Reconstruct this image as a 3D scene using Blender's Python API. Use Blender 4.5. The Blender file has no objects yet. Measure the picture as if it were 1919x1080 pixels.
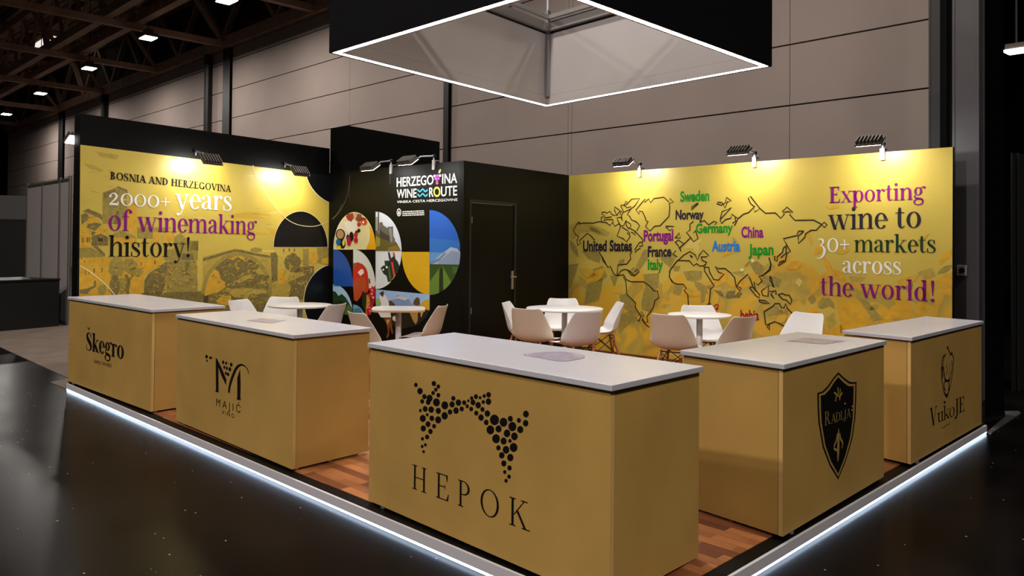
import bpy, math, random
from mathutils import Vector, Matrix
random.seed(7)
sc = bpy.context.scene
col = sc.collection

# ------------------------------------------------------------------ camera
F_PX, CX, CY = 1451.1934, 959.5, 437.4085          # focal length and optical centre in pixels of 1919x1080
ROLL, PITCH, YAW = 0.0089, 0.0161, 0.7807
HP = 0.0744                                         # height of the stand's platform
CAM = Vector((9.0258, -2.516, 1.4619 + HP))
fw = Vector((-math.sin(YAW), math.cos(YAW), 0)); rt = Vector((math.cos(YAW), math.sin(YAW), 0)); up = Vector((0, 0, 1))
fw, up = fw * math.cos(PITCH) + up * math.sin(PITCH), up * math.cos(PITCH) - fw * math.sin(PITCH)
rt, up = rt * math.cos(ROLL) + up * math.sin(ROLL), up * math.cos(ROLL) - rt * math.sin(ROLL)
cd = bpy.data.cameras.new('camera'); cam = bpy.data.objects.new('camera', cd); col.objects.link(cam)
cam.matrix_world = Matrix(((rt.x, up.x, -fw.x, CAM.x), (rt.y, up.y, -fw.y, CAM.y), (rt.z, up.z, -fw.z, CAM.z), (0, 0, 0, 1)))
cd.sensor_fit = 'HORIZONTAL'; cd.sensor_width = 36.0
cd.lens = F_PX / 1919 * 36.0
cd.shift_y = (CY - 540) / 1919
cd.clip_start = 0.05; cd.clip_end = 200
sc.camera = cam

# ------------------------------------------------------------------ light, exposure
sc.view_settings.view_transform = 'Standard'; sc.view_settings.look = 'None'
sc.view_settings.gamma = 1.0; sc.view_settings.use_curve_mapping = False
sc.view_settings.exposure = 0.0
RING_STRENGTH = 29.0        # light ring of the hanging canopy
STRIP_STRENGTH = 9.0        # light strip under the platform edge
ARM_LAMP_WATT = 8.5         # arm lamps over the printed walls
HALL_WATT = 110.0           # high bay lamps in the hall roof
w = bpy.data.worlds.new('hall_air'); sc.world = w; w.use_nodes = True
w.node_tree.nodes['Background'].inputs[0].default_value = (1.0, 0.9, 0.82, 1)
w.node_tree.nodes['Background'].inputs[1].default_value = 0.03

# ------------------------------------------------------------------ helpers
def ray(x, y): return fw + rt * ((x - CX) / F_PX) - up * ((y - CY) / F_PX)
def at(x, y, z):                       # photo pixel -> point at height z
    d = ray(x, y); return CAM + d * ((z - CAM.z) / d.z)
def lin(c): 
    c /= 255.0
    return c / 12.92 if c <= 0.04045 else ((c + 0.055) / 1.055) ** 2.4
MATS = {}
def mat(name, rgb, rough=0.5, metal=0.0, spec=0.5, emit=0.0, ergb=None, noise=0.0, nscale=6.0, bump=0.0, coat=0.0):
    if name in MATS: return MATS[name]
    m = bpy.data.materials.new(name); m.use_nodes = True
    nt = m.node_tree; b = nt.nodes['Principled BSDF']
    c = (lin(rgb[0]), lin(rgb[1]), lin(rgb[2]), 1)
    b.inputs['Base Color'].default_value = c
    b.inputs['Roughness'].default_value = rough; b.inputs['Metallic'].default_value = metal
    b.inputs['Specular IOR Level'].default_value = spec
    b.inputs['Coat Weight'].default_value = coat
    if emit:
        e = ergb or rgb
        b.inputs['Emission Color'].default_value = (lin(e[0]), lin(e[1]), lin(e[2]), 1); b.inputs['Emission Strength'].default_value = emit
    if noise or bump:
        tc = nt.nodes.new('ShaderNodeTexCoord'); n = nt.nodes.new('ShaderNodeTexNoise')
        n.inputs['Scale'].default_value = nscale; n.inputs['Detail'].default_value = 6
        nt.links.new(tc.outputs['Object'], n.inputs['Vector'])
        if noise:
            r = nt.nodes.new('ShaderNodeValToRGB')
            r.color_ramp.elements[0].position = 0.3; r.color_ramp.elements[1].position = 0.7
            r.color_ramp.elements[0].color = tuple(v * (1 - noise) for v in c[:3]) + (1,)
            r.color_ramp.elements[1].color = tuple(min(1, v * (1 + noise)) for v in c[:3]) + (1,)
            nt.links.new(n.outputs['Fac'], r.inputs['Fac']); nt.links.new(r.outputs['Color'], b.inputs['Base Color'])
        if bump:
            bp = nt.nodes.new('ShaderNodeBump'); bp.inputs['Strength'].default_value = bump; bp.inputs['Distance'].default_value = 0.01
            nt.links.new(n.outputs['Fac'], bp.inputs['Height']); nt.links.new(bp.outputs['Normal'], b.inputs['Normal'])
    MATS[name] = m
    return m

class MB:                              # collects shapes, builds ONE mesh object
    def __init__(s): s.v = []; s.f = []; s.m = []
    def face(s, pts, mi=0):
        n = len(s.v); s.v += [tuple(p) for p in pts]; s.f.append(tuple(range(n, n + len(pts)))); s.m.append(mi)
    def prism(s, quad, z0, z1, mi=0, mside=None):
        n = len(s.v); k = len(quad)
        a = sum(quad[i][0] * quad[(i + 1) % k][1] - quad[(i + 1) % k][0] * quad[i][1] for i in range(k))
        q = list(quad) if a > 0 else list(quad)[::-1]
        s.v += [(p[0], p[1], z0) for p in q] + [(p[0], p[1], z1) for p in q]
        s.f.append(tuple(n + i for i in reversed(range(k)))); s.m.append(mi)
        s.f.append(tuple(n + k + i for i in range(k))); s.m.append(mi)
        for i in range(k):
            j = (i + 1) % k
            s.f.append((n + i, n + j, n + k + j, n + k + i)); s.m.append(mi if mside is None else mside)
    def box(s, x0, x1, y0, y1, z0, z1, mi=0): s.prism([(x0, y0), (x1, y0), (x1, y1), (x0, y1)], z0, z1, mi)
    def bar(s, a, b, wd, ht, mi=0, upv=(0, 0, 1)):      # rectangular bar from a to b
        a, b = Vector(a), Vector(b); d = (b - a).normalized(); u = Vector(upv)
        if abs(d.dot(u)) > 0.98: u = Vector((1, 0, 0))
        sx = d.cross(u).normalized() * (wd / 2); sy = sx.cross(d).normalized() * (ht / 2)
        n = len(s.v)
        for p in (a, b):
            for e, g in ((-1, -1), (1, -1), (1, 1), (-1, 1)): s.v.append(tuple(p + sx * e + sy * g))
        for q in ((3, 2, 1, 0), (4, 5, 6, 7), (0, 1, 5, 4), (1, 2, 6, 5), (2, 3, 7, 6), (3, 0, 4, 7)):
            s.f.append(tuple(n + i for i in q)); s.m.append(mi)
    def tube(s, pts, r, k=10, mi=0, cap=True):
        pts = [Vector(p) for p in pts]; n0 = len(s.v); L = len(pts)
        rr = r if isinstance(r, (list, tuple)) else [r] * L
        prev = None
        for i, p in enumerate(pts):
            d = (pts[min(i + 1, L - 1)] - pts[max(i - 1, 0)]).normalized()
            u = Vector((0, 0, 1)) if abs(d.z) < 0.9 else Vector((1, 0, 0))
            if prev is not None: u = prev
            x = d.cross(u).normalized(); y = x.cross(d).normalized(); prev = y
            for j in range(k):
                t = 2 * math.pi * j / k; s.v.append(tuple(p + (x * math.cos(t) + y * math.sin(t)) * rr[i]))
        for i in range(L - 1):
            for j in range(k):
                j2 = (j + 1) % k
                s.f.append((n0 + i * k + j, n0 + i * k + j2, n0 + (i + 1) * k + j2, n0 + (i + 1) * k + j)); s.m.append(mi)
        if cap:
            s.f.append(tuple(n0 + j for j in reversed(range(k)))); s.m.append(mi)
            s.f.append(tuple(n0 + (L - 1) * k + j for j in range(k))); s.m.append(mi)
    def lathe(s, prof, k=48, mi=0, sq=None):            # prof: (radius, z); sq: superellipse power
        n0 = len(s.v)
        for r, z in prof:
            for j in range(k):
                t = 2 * math.pi * j / k; c, q = math.cos(t), math.sin(t)
                if sq: g = (abs(c) ** sq + abs(q) ** sq) ** (-1 / sq); c, q = c * g, q * g
                s.v.append((r * c, r * q, z))
        for i in range(len(prof) - 1):
            for j in range(k):
                j2 = (j + 1) % k
                s.f.append((n0 + i * k + j, n0 + i * k + j2, n0 + (i + 1) * k + j2, n0 + (i + 1) * k + j)); s.m.append(mi)
        s.f.append(tuple(n0 + j for j in reversed(range(k)))); s.m.append(mi)
        s.f.append(tuple(n0 + (len(prof) - 1) * k + j for j in range(k))); s.m.append(mi)
    def build(s, name, mats, parent=None, smooth=False, bevel=0.0, base=None):
        me = bpy.data.meshes.new(name)
        o_ = Vector(base) if base is not None else Vector((0, 0, 0))
        if parent is not None and base is None: o_ = Vector(parent.get('_o', (0, 0, 0)))
        me.from_pydata([(p[0] - o_.x, p[1] - o_.y, p[2] - o_.z) for p in s.v], [], s.f)
        for m in (mats if isinstance(mats, (list, tuple)) else [mats]): me.materials.append(m)
        for p, mi in zip(me.polygons, s.m): p.material_index = mi; p.use_smooth = smooth
        me.update()
        o = bpy.data.objects.new(name, me); col.objects.link(o)
        if parent is not None: o.parent = parent
        elif base is not None: o.location = o_
        if bevel:
            b = o.modifiers.new('bevel', 'BEVEL'); b.width = bevel; b.segments = 2; b.limit_method = 'ANGLE'
        return o

def tag(o, label=None, cat=None, group=None, kind=None):
    if label: o['label'] = label
    if cat: o['category'] = cat
    if group: o['group'] = group
    if kind: o['kind'] = kind
    return o
def thing(name, label, cat, loc=(0, 0, 0), rz=0.0, group=None, local=False):
    o = bpy.data.objects.new(name, None); col.objects.link(o)
    o.location = loc; o.rotation_euler = (0, 0, rz); o.empty_display_size = 0.1
    ORG[o.name] = (0, 0, 0) if local else tuple(loc)
    tag(o, label, cat, group)
    return o
ORG = {}
_build = MB.build
def build2(s, name, mats, parent=None, smooth=False, bevel=0.0, base=None):
    if parent is not None and base is None:                         # parts are written in world space unless the thing is local
        p, off = parent, Vector((0, 0, 0))
        while p is not None: off += Vector(ORG.get(p.name, (0, 0, 0))); p = p.parent
        base = off
        return _build(s, name, mats, parent, smooth, bevel, base)
    return _build(s, name, mats, parent, smooth, bevel, base)
MB.build = build2
def structure(o, label=None): tag(o, label, kind='structure'); return o

class Plane:                           # a vertical face: from plan point A to B (left to right as seen), for prints
    def __init__(s, A, B):
        s.A = Vector((A[0], A[1], 0)); s.e = (Vector((B[0], B[1], 0)) - s.A).normalized()
        s.n = Vector((s.e.y, -s.e.x, 0))
        if (CAM - s.A).dot(s.n) < 0: s.n = -s.n
    def on(s, x, y):                   # photo pixel -> point on this face
        d = ray(x, y); return CAM + d * ((s.A - CAM).dot(s.n) / d.dot(s.n))
    def ab(s, x, y): p = s.on(x, y); return ((p - s.A).dot(s.e), p.z)
    def pt(s, a, b, k): return s.A + s.e * a + Vector((0, 0, b)) + s.n * (0.0006 * k)
class Level:                           # a horizontal face at height z
    def __init__(s, z): s.z = z
    def ab(s, x, y): p = at(x, y, s.z); return (p.x, p.y)
    def pt(s, a, b, k): return Vector((a, b, s.z + 0.0006 * k))
def area2(p): return sum(p[i][0] * p[(i + 1) % len(p)][1] - p[(i + 1) % len(p)][0] * p[i][1] for i in range(len(p)))
def clip(poly, win):                   # Sutherland-Hodgman against a convex window
    if area2(win) < 0: win = win[::-1]
    out = list(poly)
    for i in range(len(win)):
        a, b = win[i], win[(i + 1) % len(win)]; inp, out = out, []
        side = lambda p: (b[0] - a[0]) * (p[1] - a[1]) - (b[1] - a[1]) * (p[0] - a[0])
        for j in range(len(inp)):
            p, q = inp[j - 1], inp[j]; sp, sq = side(p), side(q)
            if (sp >= 0) != (sq >= 0):
                t = sp / (sp - sq); out.append((p[0] + (q[0] - p[0]) * t, p[1] + (q[1] - p[1]) * t))
            if sq >= 0: out.append(q)
        if not out: return []
    return out
def ell(cx, cy, rx, ry, a0=0, a1=360, n=40, centre=False):
    p = [(cx + rx * math.cos(math.radians(a0 + (a1 - a0) * i / n)), cy - ry * math.sin(math.radians(a0 + (a1 - a0) * i / n))) for i in range(n if a1 - a0 == 360 else n + 1)]
    return p + ([(cx, cy)] if centre else [])
def Z(ox, oy, s, pts): return [(ox + x / s, oy + y / s) for x, y in pts]     # crop coordinates -> photo coordinates
def smooth_path(pts, sub=5, closed=False):
    n = len(pts); out = []
    if n < 3: return list(pts)
    g = (lambda i: pts[i % n]) if closed else (lambda i: pts[max(0, min(n - 1, i))])
    for i in range(n if closed else n - 1):
        p0, p1, p2, p3 = g(i - 1), g(i), g(i + 1), g(i + 2)
        for k in range(sub):
            t = k / sub
            out.append(tuple(0.5 * (2 * b + (c - a) * t + (2 * a - 5 * b + 4 * c - d) * t * t + (3 * b - a - 3 * c + d) * t ** 3) for a, b, c, d in zip(p0, p1, p2, p3)))
    if not closed: out.append(tuple(pts[-1]))
    return out
def strip(pts):                        # pts (x, y, width) -> quads of a stroke
    L = len(pts); l, r = [], []
    for i, (x, y, wd) in enumerate(pts):
        a, b = pts[max(0, i - 1)], pts[min(L - 1, i + 1)]
        dx, dy = b[0] - a[0], b[1] - a[1]; d = math.hypot(dx, dy) or 1
        nx, ny = -dy / d * wd / 2, dx / d * wd / 2
        l.append((x + nx, y + ny)); r.append((x - nx, y - ny))
    return [[l[i], r[i], r[i + 1], l[i + 1]] for i in range(L - 1)]

class Print:                           # flat printed artwork on a face
    def __init__(s, plane): s.p = plane; s.mb = MB(); s.mats = []
    def mi(s, m):
        if m not in s.mats: s.mats.append(m)
        return s.mats.index(m)
    def poly(s, px, m, k=1, win=None):
        if win: px = clip(px, win)
        if len(px) < 3: return
        q = [s.p.ab(*p) for p in px]
        if area2(q) < 0: q = q[::-1]
        s.abface(q, m, k)
    def abface(s, q, m, k):
        pts = [s.p.pt(a, b, k) for a, b in q]
        if len(pts) > 2:
            n = Vector((0, 0, 0))
            for i in range(1, len(pts) - 1): n += (pts[i] - pts[0]).cross(pts[i + 1] - pts[0])
            if n.dot(CAM - pts[0]) < 0: pts = pts[::-1]
        s.mb.face(pts, s.mi(m))
    def line(s, px, width, m, k=1, closed=False, sm=True, win=None):   # width in metres
        if sm: px = smooth_path(px, 4, closed)
        elif closed: px = list(px)
        if closed: px = px + [px[0]]
        q = [s.p.ab(*p) for p in px]
        if win:
            for i in range(len(q) - 1):
                if not all((win[0] <= p[0] <= win[2] and win[1] <= p[1] <= win[3]) for p in (px[i], px[i + 1])): continue
                for f in strip([q[i] + (width,), q[i + 1] + (width,)]): s.abface(f, m, k)
            return
        for f in strip([p + (width,) for p in q]): s.abface(f, m, k)
    def build(s, name, parent): return s.mb.build(name, s.mats, parent)
# ------------------------------------------------------------------ lettering: drawn glyphs (high contrast serif)
def serif_font(W=0.2, T=0.05, CW=0.19, CT=0.06):
    G = {}
    def new():
        L = []
        def R(x0, y0, x1, y1): L.append([(x0, y0), (x1, y0), (x1, y1), (x0, y1)])
        def P(p): L.append(list(p))
        def D(x, y, r): L.append([(x + r * math.cos(i * math.pi / 9), y + r * math.sin(i * math.pi / 9)) for i in range(18)])
        def S(p): L.extend(strip(smooth_path(p, 5)))
        def Ln(x0, y0, x1, y1, w_): P([(x0 - w_ / 2, y0), (x0 + w_ / 2, y0), (x1 + w_ / 2, y1), (x1 - w_ / 2, y1)])
        def ring(cx, cy, rx, ry, tx, ty, a0=0, a1=360, n=32):
            for i in range(n):
                t0, t1 = [math.radians(a0 + (a1 - a0) * j / n) for j in (i, i + 1)]
                L.append([(cx + rx * math.cos(t0), cy + ry * math.sin(t0)), (cx + rx * math.cos(t1), cy + ry * math.sin(t1)),
                          (cx + (rx - tx) * math.cos(t1), cy + (ry - ty) * math.sin(t1)), (cx + (rx - tx) * math.cos(t0), cy + (ry - ty) * math.sin(t0))])
        return L, R, P, D, S, Ln, ring
    def stem(R, P, x, y0, y1, foot=True, flag=True):
        R(x, y0, x + W, y1 - 0.02)
        if foot: R(x - 0.1, y0, x + W + 0.1, y0 + T)
        if flag: P([(x - 0.12, y1 - T - 0.02), (x + 0.01, y1 - 0.14), (x + W, y1 - 0.14), (x + W, y1), (x + 0.04, y1 - 0.01), (x - 0.12, y1 - 0.03)])
    def arch(S, R, x):
        S([(x + W * .8, .68, T), (x + W + .12, .93, T * 1.3), (x + W + .3, .98, W * .5), (x + W + .43, .84, W * .95), (x + W + .46, .6, W), (x + W + .46, 0, W)])
        R(x + W + .46 - W / 2 - .1, 0, x + W + .46 + W / 2 + .1, T)
    def mk(ch, adv):
        t = new(); G[ch] = (t[0], adv); return t
    L, R, P, D, S, Ln, ring = mk('n', 1.0); stem(R, P, .12, 0, 1); arch(S, R, .12)
    L, R, P, D, S, Ln, ring = mk('h', 1.0); stem(R, P, .12, 0, 1.48); arch(S, R, .12)
    L, R, P, D, S, Ln, ring = mk('m', 1.56); stem(R, P, .12, 0, 1); arch(S, R, .12); arch(S, R, .68)
    L, R, P, D, S, Ln, ring = mk('r', .74); stem(R, P, .12, 0, 1); S([(.3, .66, T), (.4, .92, T * 1.3), (.56, .99, .09)]); D(.6, .88, .11)
    L, R, P, D, S, Ln, ring = mk('i', .46); stem(R, P, .12, 0, 1); D(.21, 1.33, .125)
    L, R, P, D, S, Ln, ring = mk('l', .46); stem(R, P, .12, 0, 1.48)
    L, R, P, D, S, Ln, ring = mk('k', .98); stem(R, P, .12, 0, 1.48); Ln(.72, .97, .3, .4, T * 1.3); Ln(.42, .58, .76, .02, W * 1.15); R(.54, 1 - T, .94, 1); R(.6, 0, 1.0, T)
    L, R, P, D, S, Ln, ring = mk('t', .6); S([(.26, 1.3, W * .7), (.24, 1, W * .95), (.24, .3, W), (.29, .08, W * .7), (.42, .03, T * 1.2), (.54, .14, T)]); R(0, 1 - T, .52, 1)
    L, R, P, D, S, Ln, ring = mk('d', .98); ring(.42, .49, .37, .51, W, T); R(.58, .02, .58 + W, 1.46); P([(.46, 1.42), (.58, 1.33), (.58 + W, 1.33), (.58 + W, 1.48), (.6, 1.47), (.46, 1.46)]); P([(.62, 0), (.9, 0), (.9, T), (.78, .1), (.62, .1)])
    L, R, P, D, S, Ln, ring = mk('p', .98); stem(R, P, .12, -.48, 1); ring(.55, .49, .37, .51, W, T)
    L, R, P, D, S, Ln, ring = mk('g', .9); ring(.38, .68, .29, .34, W * .8, T); S([(.2, .4, T * 1.2), (.12, .24, .1), (.28, .1, W * .8), (.6, .04, W * .75), (.74, -.1, .1)]); ring(.4, -.2, .37, .27, W * .55, T * 1.4); S([(.58, .92, T * 1.2), (.68, 1.02, T * 1.3), (.8, 1.03, .06)]); D(.83, .97, .1)
    L, R, P, D, S, Ln, ring = mk('e', .82); ring(.42, .5, .38, .52, W, T * 1.2, 12, 322); R(.2, .5, .77, .5 + T); S([(.79, .5, T), (.79, .62, .1)])
    L, R, P, D, S, Ln, ring = mk('o', .92); ring(.45, .5, .41, .52, W, T)
    L, R, P, D, S, Ln, ring = mk('c', .78); ring(.42, .5, .38, .52, W, T * 1.2, 40, 322); D(.64, .78, .115)
    L, R, P, D, S, Ln, ring = mk('a', .86); S([(.58, .6, T), (.34, .52, .07), (.17, .36, W * .85), (.15, .2, W * .9), (.26, .06, .09), (.42, .07, .06), (.56, .22, T)]); S([(.14, .82, .08), (.22, .96, .06), (.4, .99, .08), (.57, .87, W * .85), (.6, .65, W), (.6, .18, W), (.69, .04, .1), (.82, .08, T)]); D(.17, .8, .105)
    L, R, P, D, S, Ln, ring = mk('s', .7); S([(.54, .76, T), (.46, .94, T), (.3, .99, .07), (.15, .88, .12), (.17, .68, W * .9), (.38, .5, W), (.55, .33, W * .85), (.57, .16, .12), (.44, .03, .07), (.24, .01, T), (.09, .1, T), (.06, .28, T)]); P([(.5, .98), (.58, .98), (.58, .66), (.52, .66)]); P([(.03, .02), (.1, .02), (.1, .34), (.03, .34)])
    L, R, P, D, S, Ln, ring = mk('w', 1.42); Ln(.16, .98, .45, 0, W); Ln(.72, .98, .45, 0, T * 1.2); Ln(.7, .98, .98, 0, W); Ln(1.26, .98, .98, 0, T * 1.2); R(-.02, 1 - T, .38, 1); R(.52, 1 - T, .9, 1); R(1.1, 1 - T, 1.42, 1)
    L, R, P, D, S, Ln, ring = mk('y', .94); Ln(.16, .98, .5, 0, W); S([(.8, .98, T), (.52, .02, T * 1.2), (.42, -.26, .06), (.28, -.42, .07)]); D(.2, -.37, .1); R(-.02, 1 - T, .38, 1); R(.62, 1 - T, .96, 1)
    L, R, P, D, S, Ln, ring = mk('x', .92); Ln(.18, .98, .74, .02, W); Ln(.76, .98, .14, .02, T * 1.2); R(0, 1 - T, .38, 1); R(.6, 1 - T, .94, 1); R(0, 0, .32, T); R(.54, 0, .94, T)
    L, R, P, D, S, Ln, ring = mk('f', .6); S([(.6, 1.3, .08), (.52, 1.45, .06), (.36, 1.42, .1), (.25, 1.2, W * .95), (.24, .9, W), (.24, 0, W)]); D(.58, 1.3, .11); R(0, 1 - T, .5, 1); R(.02, 0, .46, T)
    L, R, P, D, S, Ln, ring = mk('u', 1.0); R(.12, .2, .12 + W, .98); P([(0, .94), (.12, .86), (.32, .86), (.32, 1), (0, .98)]); S([(.22, .22, W), (.28, .06, W * .7), (.45, .0, T * 1.4), (.62, .1, T)]); R(.62, 0, .62 + W, .98); P([(.5, .94), (.62, .86), (.82, .86), (.82, 1), (.5, .98)]); P([(.7, 0), (.94, 0), (.94, T), (.82, .1)])
    L, R, P, D, S, Ln, ring = mk('!', .5); P([(.1, 1.4), (.16, 1.47), (.26, 1.47), (.32, 1.4), (.23, .38), (.19, .38)]); D(.21, .1, .125)
    L, R, P, D, S, Ln, ring = mk('2', .82); S([(.12, .74, .08), (.26, .94, .06), (.46, .94, .12), (.58, .74, W * .8), (.48, .5, W * .6), (.1, .08, T)]); P([(.05, 0), (.7, 0), (.74, .3), (.69, .3), (.62, .17), (.14, .17)]); D(.15, .72, .1)
    L, R, P, D, S, Ln, ring = mk('0', .98); ring(.48, .5, .44, .52, W * .85, T * 1.2)
    L, R, P, D, S, Ln, ring = mk('3', .8); S([(.08, .88, T), (.3, 1.0, .08), (.5, .86, W * .8), (.45, .62, .1), (.26, .5, T), (.48, .42, .1), (.62, .12, W), (.52, -.24, W * .85), (.26, -.44, .08), (.02, -.44, .06)])
    L, R, P, D, S, Ln, ring = mk('+', .86); R(.08, .47, .78, .56); R(.385, .14, .475, .9)
    G[' '] = ([], .45)
    U = {}
    W2, T2 = CW, CT
    def mu(ch, adv):
        t = new(); U[ch] = (t[0], adv); return t
    def ist(R, x): R(x, 0, x + W2, 1); R(x - .09, 0, x + W2 + .09, T2); R(x - .09, 1 - T2, x + W2 + .09, 1)
    L, R, P, D, S, Ln, ring = mu('I', .42); ist(R, .12)
    L, R, P, D, S, Ln, ring = mu('H', .96); ist(R, .12); ist(R, .66); R(.2, .49, .7, .49 + T2)
    L, R, P, D, S, Ln, ring = mu('E', .76); ist(R, .12); R(.2, 1 - T2, .64, 1); R(.2, .5, .52, .5 + T2); R(.2, 0, .67, T2); P([(.66, 1), (.62, 1), (.56, .96), (.61, .74), (.64, .74)]); P([(.64, 0), (.69, 0), (.72, .27), (.69, .27), (.6, .04)]); R(.5, .41, .53, .63)
    L, R, P, D, S, Ln, ring = mu('B', .76); ist(R, .12); ring(.3, .755, .29, .245, W2, T2, -90, 90); ring(.3, .265, .36, .265, W2, T2, -90, 90); R(.2, 0, .31, T2); R(.2, 1 - T2, .31, 1); R(.2, .5, .31, .5 + T2)
    L, R, P, D, S, Ln, ring = mu('D', .92); ist(R, .12); ring(.32, .5, .5, .5, W2, T2, -90, 90); R(.2, 0, .33, T2); R(.2, 1 - T2, .33, 1)
    L, R, P, D, S, Ln, ring = mu('P', .72); ist(R, .12); ring(.3, .73, .33, .27, W2, T2, -90, 90); R(.2, 1 - T2, .31, 1); R(.2, .46, .31, .46 + T2)
    L, R, P, D, S, Ln, ring = mu('R', .84); ist(R, .12); ring(.3, .75, .31, .25, W2, T2, -90, 90); R(.2, 1 - T2, .31, 1); R(.2, .5, .36, .5 + T2); Ln(.4, .52, .7, 0, W2 * 1.1); R(.58, 0, .88, T2)
    L, R, P, D, S, Ln, ring = mu('O', .96); ring(.48, .5, .44, .51, W2, T2)
    L, R, P, D, S, Ln, ring = mu('C', .88); ring(.46, .5, .42, .51, W2, T2 * 1.3, 38, 322); R(.74, .68, .78, .98)
    L, R, P, D, S, Ln, ring = mu('G', .94); ring(.46, .5, .42, .51, W2, T2 * 1.3, 38, 345); R(.66, .04, .66 + W2, .44); R(.56, .4, .92, .44); R(.74, .68, .78, .98)
    L, R, P, D, S, Ln, ring = mu('S', .68); S([(.5, .76, T2), (.42, .95, T2 * 1.2), (.27, .99, .06), (.14, .86, W2 * .75), (.17, .67, W2 * .95), (.35, .5, W2 * 1.1), (.51, .33, W2 * .95), (.53, .15, W2 * .7), (.4, .02, .06), (.23, .0, T2), (.1, .08, T2), (.07, .28, T2)]); R(.5, .7, .53, .99); R(.06, .02, .09, .3)
    L, R, P, D, S, Ln, ring = mu('N', .94); R(.13, 0, .13 + T2, 1); R(.76, 0, .76 + T2, 1); Ln(.17, 1, .74, 0, W2 * 1.1); R(.03, 0, .27, T2); R(0, 1 - T2, .24, 1); R(.66, 1 - T2, .9, 1)
    L, R, P, D, S, Ln, ring = mu('A', .9); Ln(.44, 1, .12, 0, T2 * 1.1); Ln(.44, 1, .76, 0, W2 * 1.05); R(.2, .3, .66, .3 + T2); R(0, 0, .26, T2); R(.58, 0, .94, T2)
    L, R, P, D, S, Ln, ring = mu('V', .9); Ln(.14, 1, .46, 0, W2 * 1.05); Ln(.78, 1, .46, 0, T2 * 1.1); R(-.02, 1 - T2, .32, 1); R(.64, 1 - T2, .92, 1)
    L, R, P, D, S, Ln, ring = mu('Z', .76); R(.08, 1 - T2, .68, 1); R(.06, 0, .7, T2); Ln(.6, 1 - T2, .16, T2, W2 * 1.1); R(.06, .74, .1, 1); R(.67, 0, .71, .27)
    L, R, P, D, S, Ln, ring = mu('K', .88); ist(R, .12); Ln(.68, .98, .24, .42, T2 * 1.2); Ln(.38, .58, .74, 0, W2 * 1.1); R(.54, 1 - T2, .84, 1); R(.58, 0, .94, T2)
    L, R, P, D, S, Ln, ring = mu('L', .72); ist(R, .12); R(.2, 0, .66, T2); R(.64, 0, .68, .26)
    L, R, P, D, S, Ln, ring = mu('J', .5); R(.2, .0, .2 + W2, 1); R(.1, 1 - T2, .46, 1); S([(.2 + W2 / 2, .02, W2), (.22, -.16, W2 * .8), (.06, -.24, T2 * 2)]); D(.06, -.2, .07)
    U[' '] = ([], .34)
    for k_, v_ in U.items():
        if k_ == ' ': G['CAP '] = v_
        else: G[k_] = ([[(x, y * 1.42) if True else 0 for x, y in ((p[0] * 1.3, p[1]) for p in q)] for q in v_[0]], v_[1] * 1.3)
    G['CAPS'] = U
    return G
PLAY = serif_font()
def layout(text, font, caps=False, track=0.0):
    polys, x = [], 0.0
    tab = font['CAPS'] if caps else font
    for i, ch in enumerate(text):
        g, adv = tab[ch]
        polys += [[(px + x, py) for px, py in q] for q in g]
        x += adv + (track if i < len(text) - 1 else 0)
    xs = [p[0] for q in polys for p in q]
    x0, x1 = min(xs), max(xs)
    return [[(px - x0, py) for px, py in q] for q in polys], x1 - x0
def sans_layout(text, bold=0.0):
    cu = bpy.data.curves.new('txt', 'FONT'); cu.body = text; cu.size = 1.0; cu.offset = bold; cu.resolution_u = 4
    ob = bpy.data.objects.new('txt', cu); col.objects.link(ob)
    dg = bpy.context.evaluated_depsgraph_get(); me = bpy.data.meshes.new_from_object(ob.evaluated_get(dg))
    v = [(p.co.x, p.co.y) for p in me.vertices]; polys = [[v[i] for i in f.vertices] for f in me.polygons]
    bpy.data.objects.remove(ob); bpy.data.curves.remove(cu); bpy.data.meshes.remove(me)
    xs = [p[0] for p in v]; x0, x1 = min(xs), max(xs)
    return [[(a - x0, b) for a, b in q] for q in polys], x1 - x0
def place(pr, lay, p0, p1, hpx, unit, m, k=4, skew=0.0):
    """lettering on pr's face: baseline from photo pixel p0 to p1, height hpx pixels (= unit glyph units) at p0"""
    polys, wid = lay
    a0, b0 = pr.p.ab(*p0); a1, b1 = pr.p.ab(*p1); at_, bt_ = pr.p.ab(p0[0], p0[1] - hpx)
    sx = 1.0 / wid; sy = (bt_ - b0) / unit
    for q in polys:
        pr.abface([(a0 + (a1 - a0) * x * sx + skew * y * sy, b0 + (b1 - b0) * x * sx + y * sy) for x, y in q], m, k)
def letter(name, plane, parent, lay, p0, p1, hpx, unit, m, k=4, skew=0.0):
    """one part per word (or per widely spaced letter)"""
    polys, wid = lay
    iv = sorted((min(p[0] for p in q), max(p[0] for p in q), i) for i, q in enumerate(polys))
    runs, end = [], -9
    for a, c, i in iv:
        if a - end > 0.24 * unit or not runs: runs.append([])
        runs[-1].append(i); end = max(end, c)
    for r in runs:
        pr = Print(plane); place(pr, ([polys[i] for i in r], wid), p0, p1, hpx, unit, m, k, skew); pr.build(name, parent)
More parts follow.
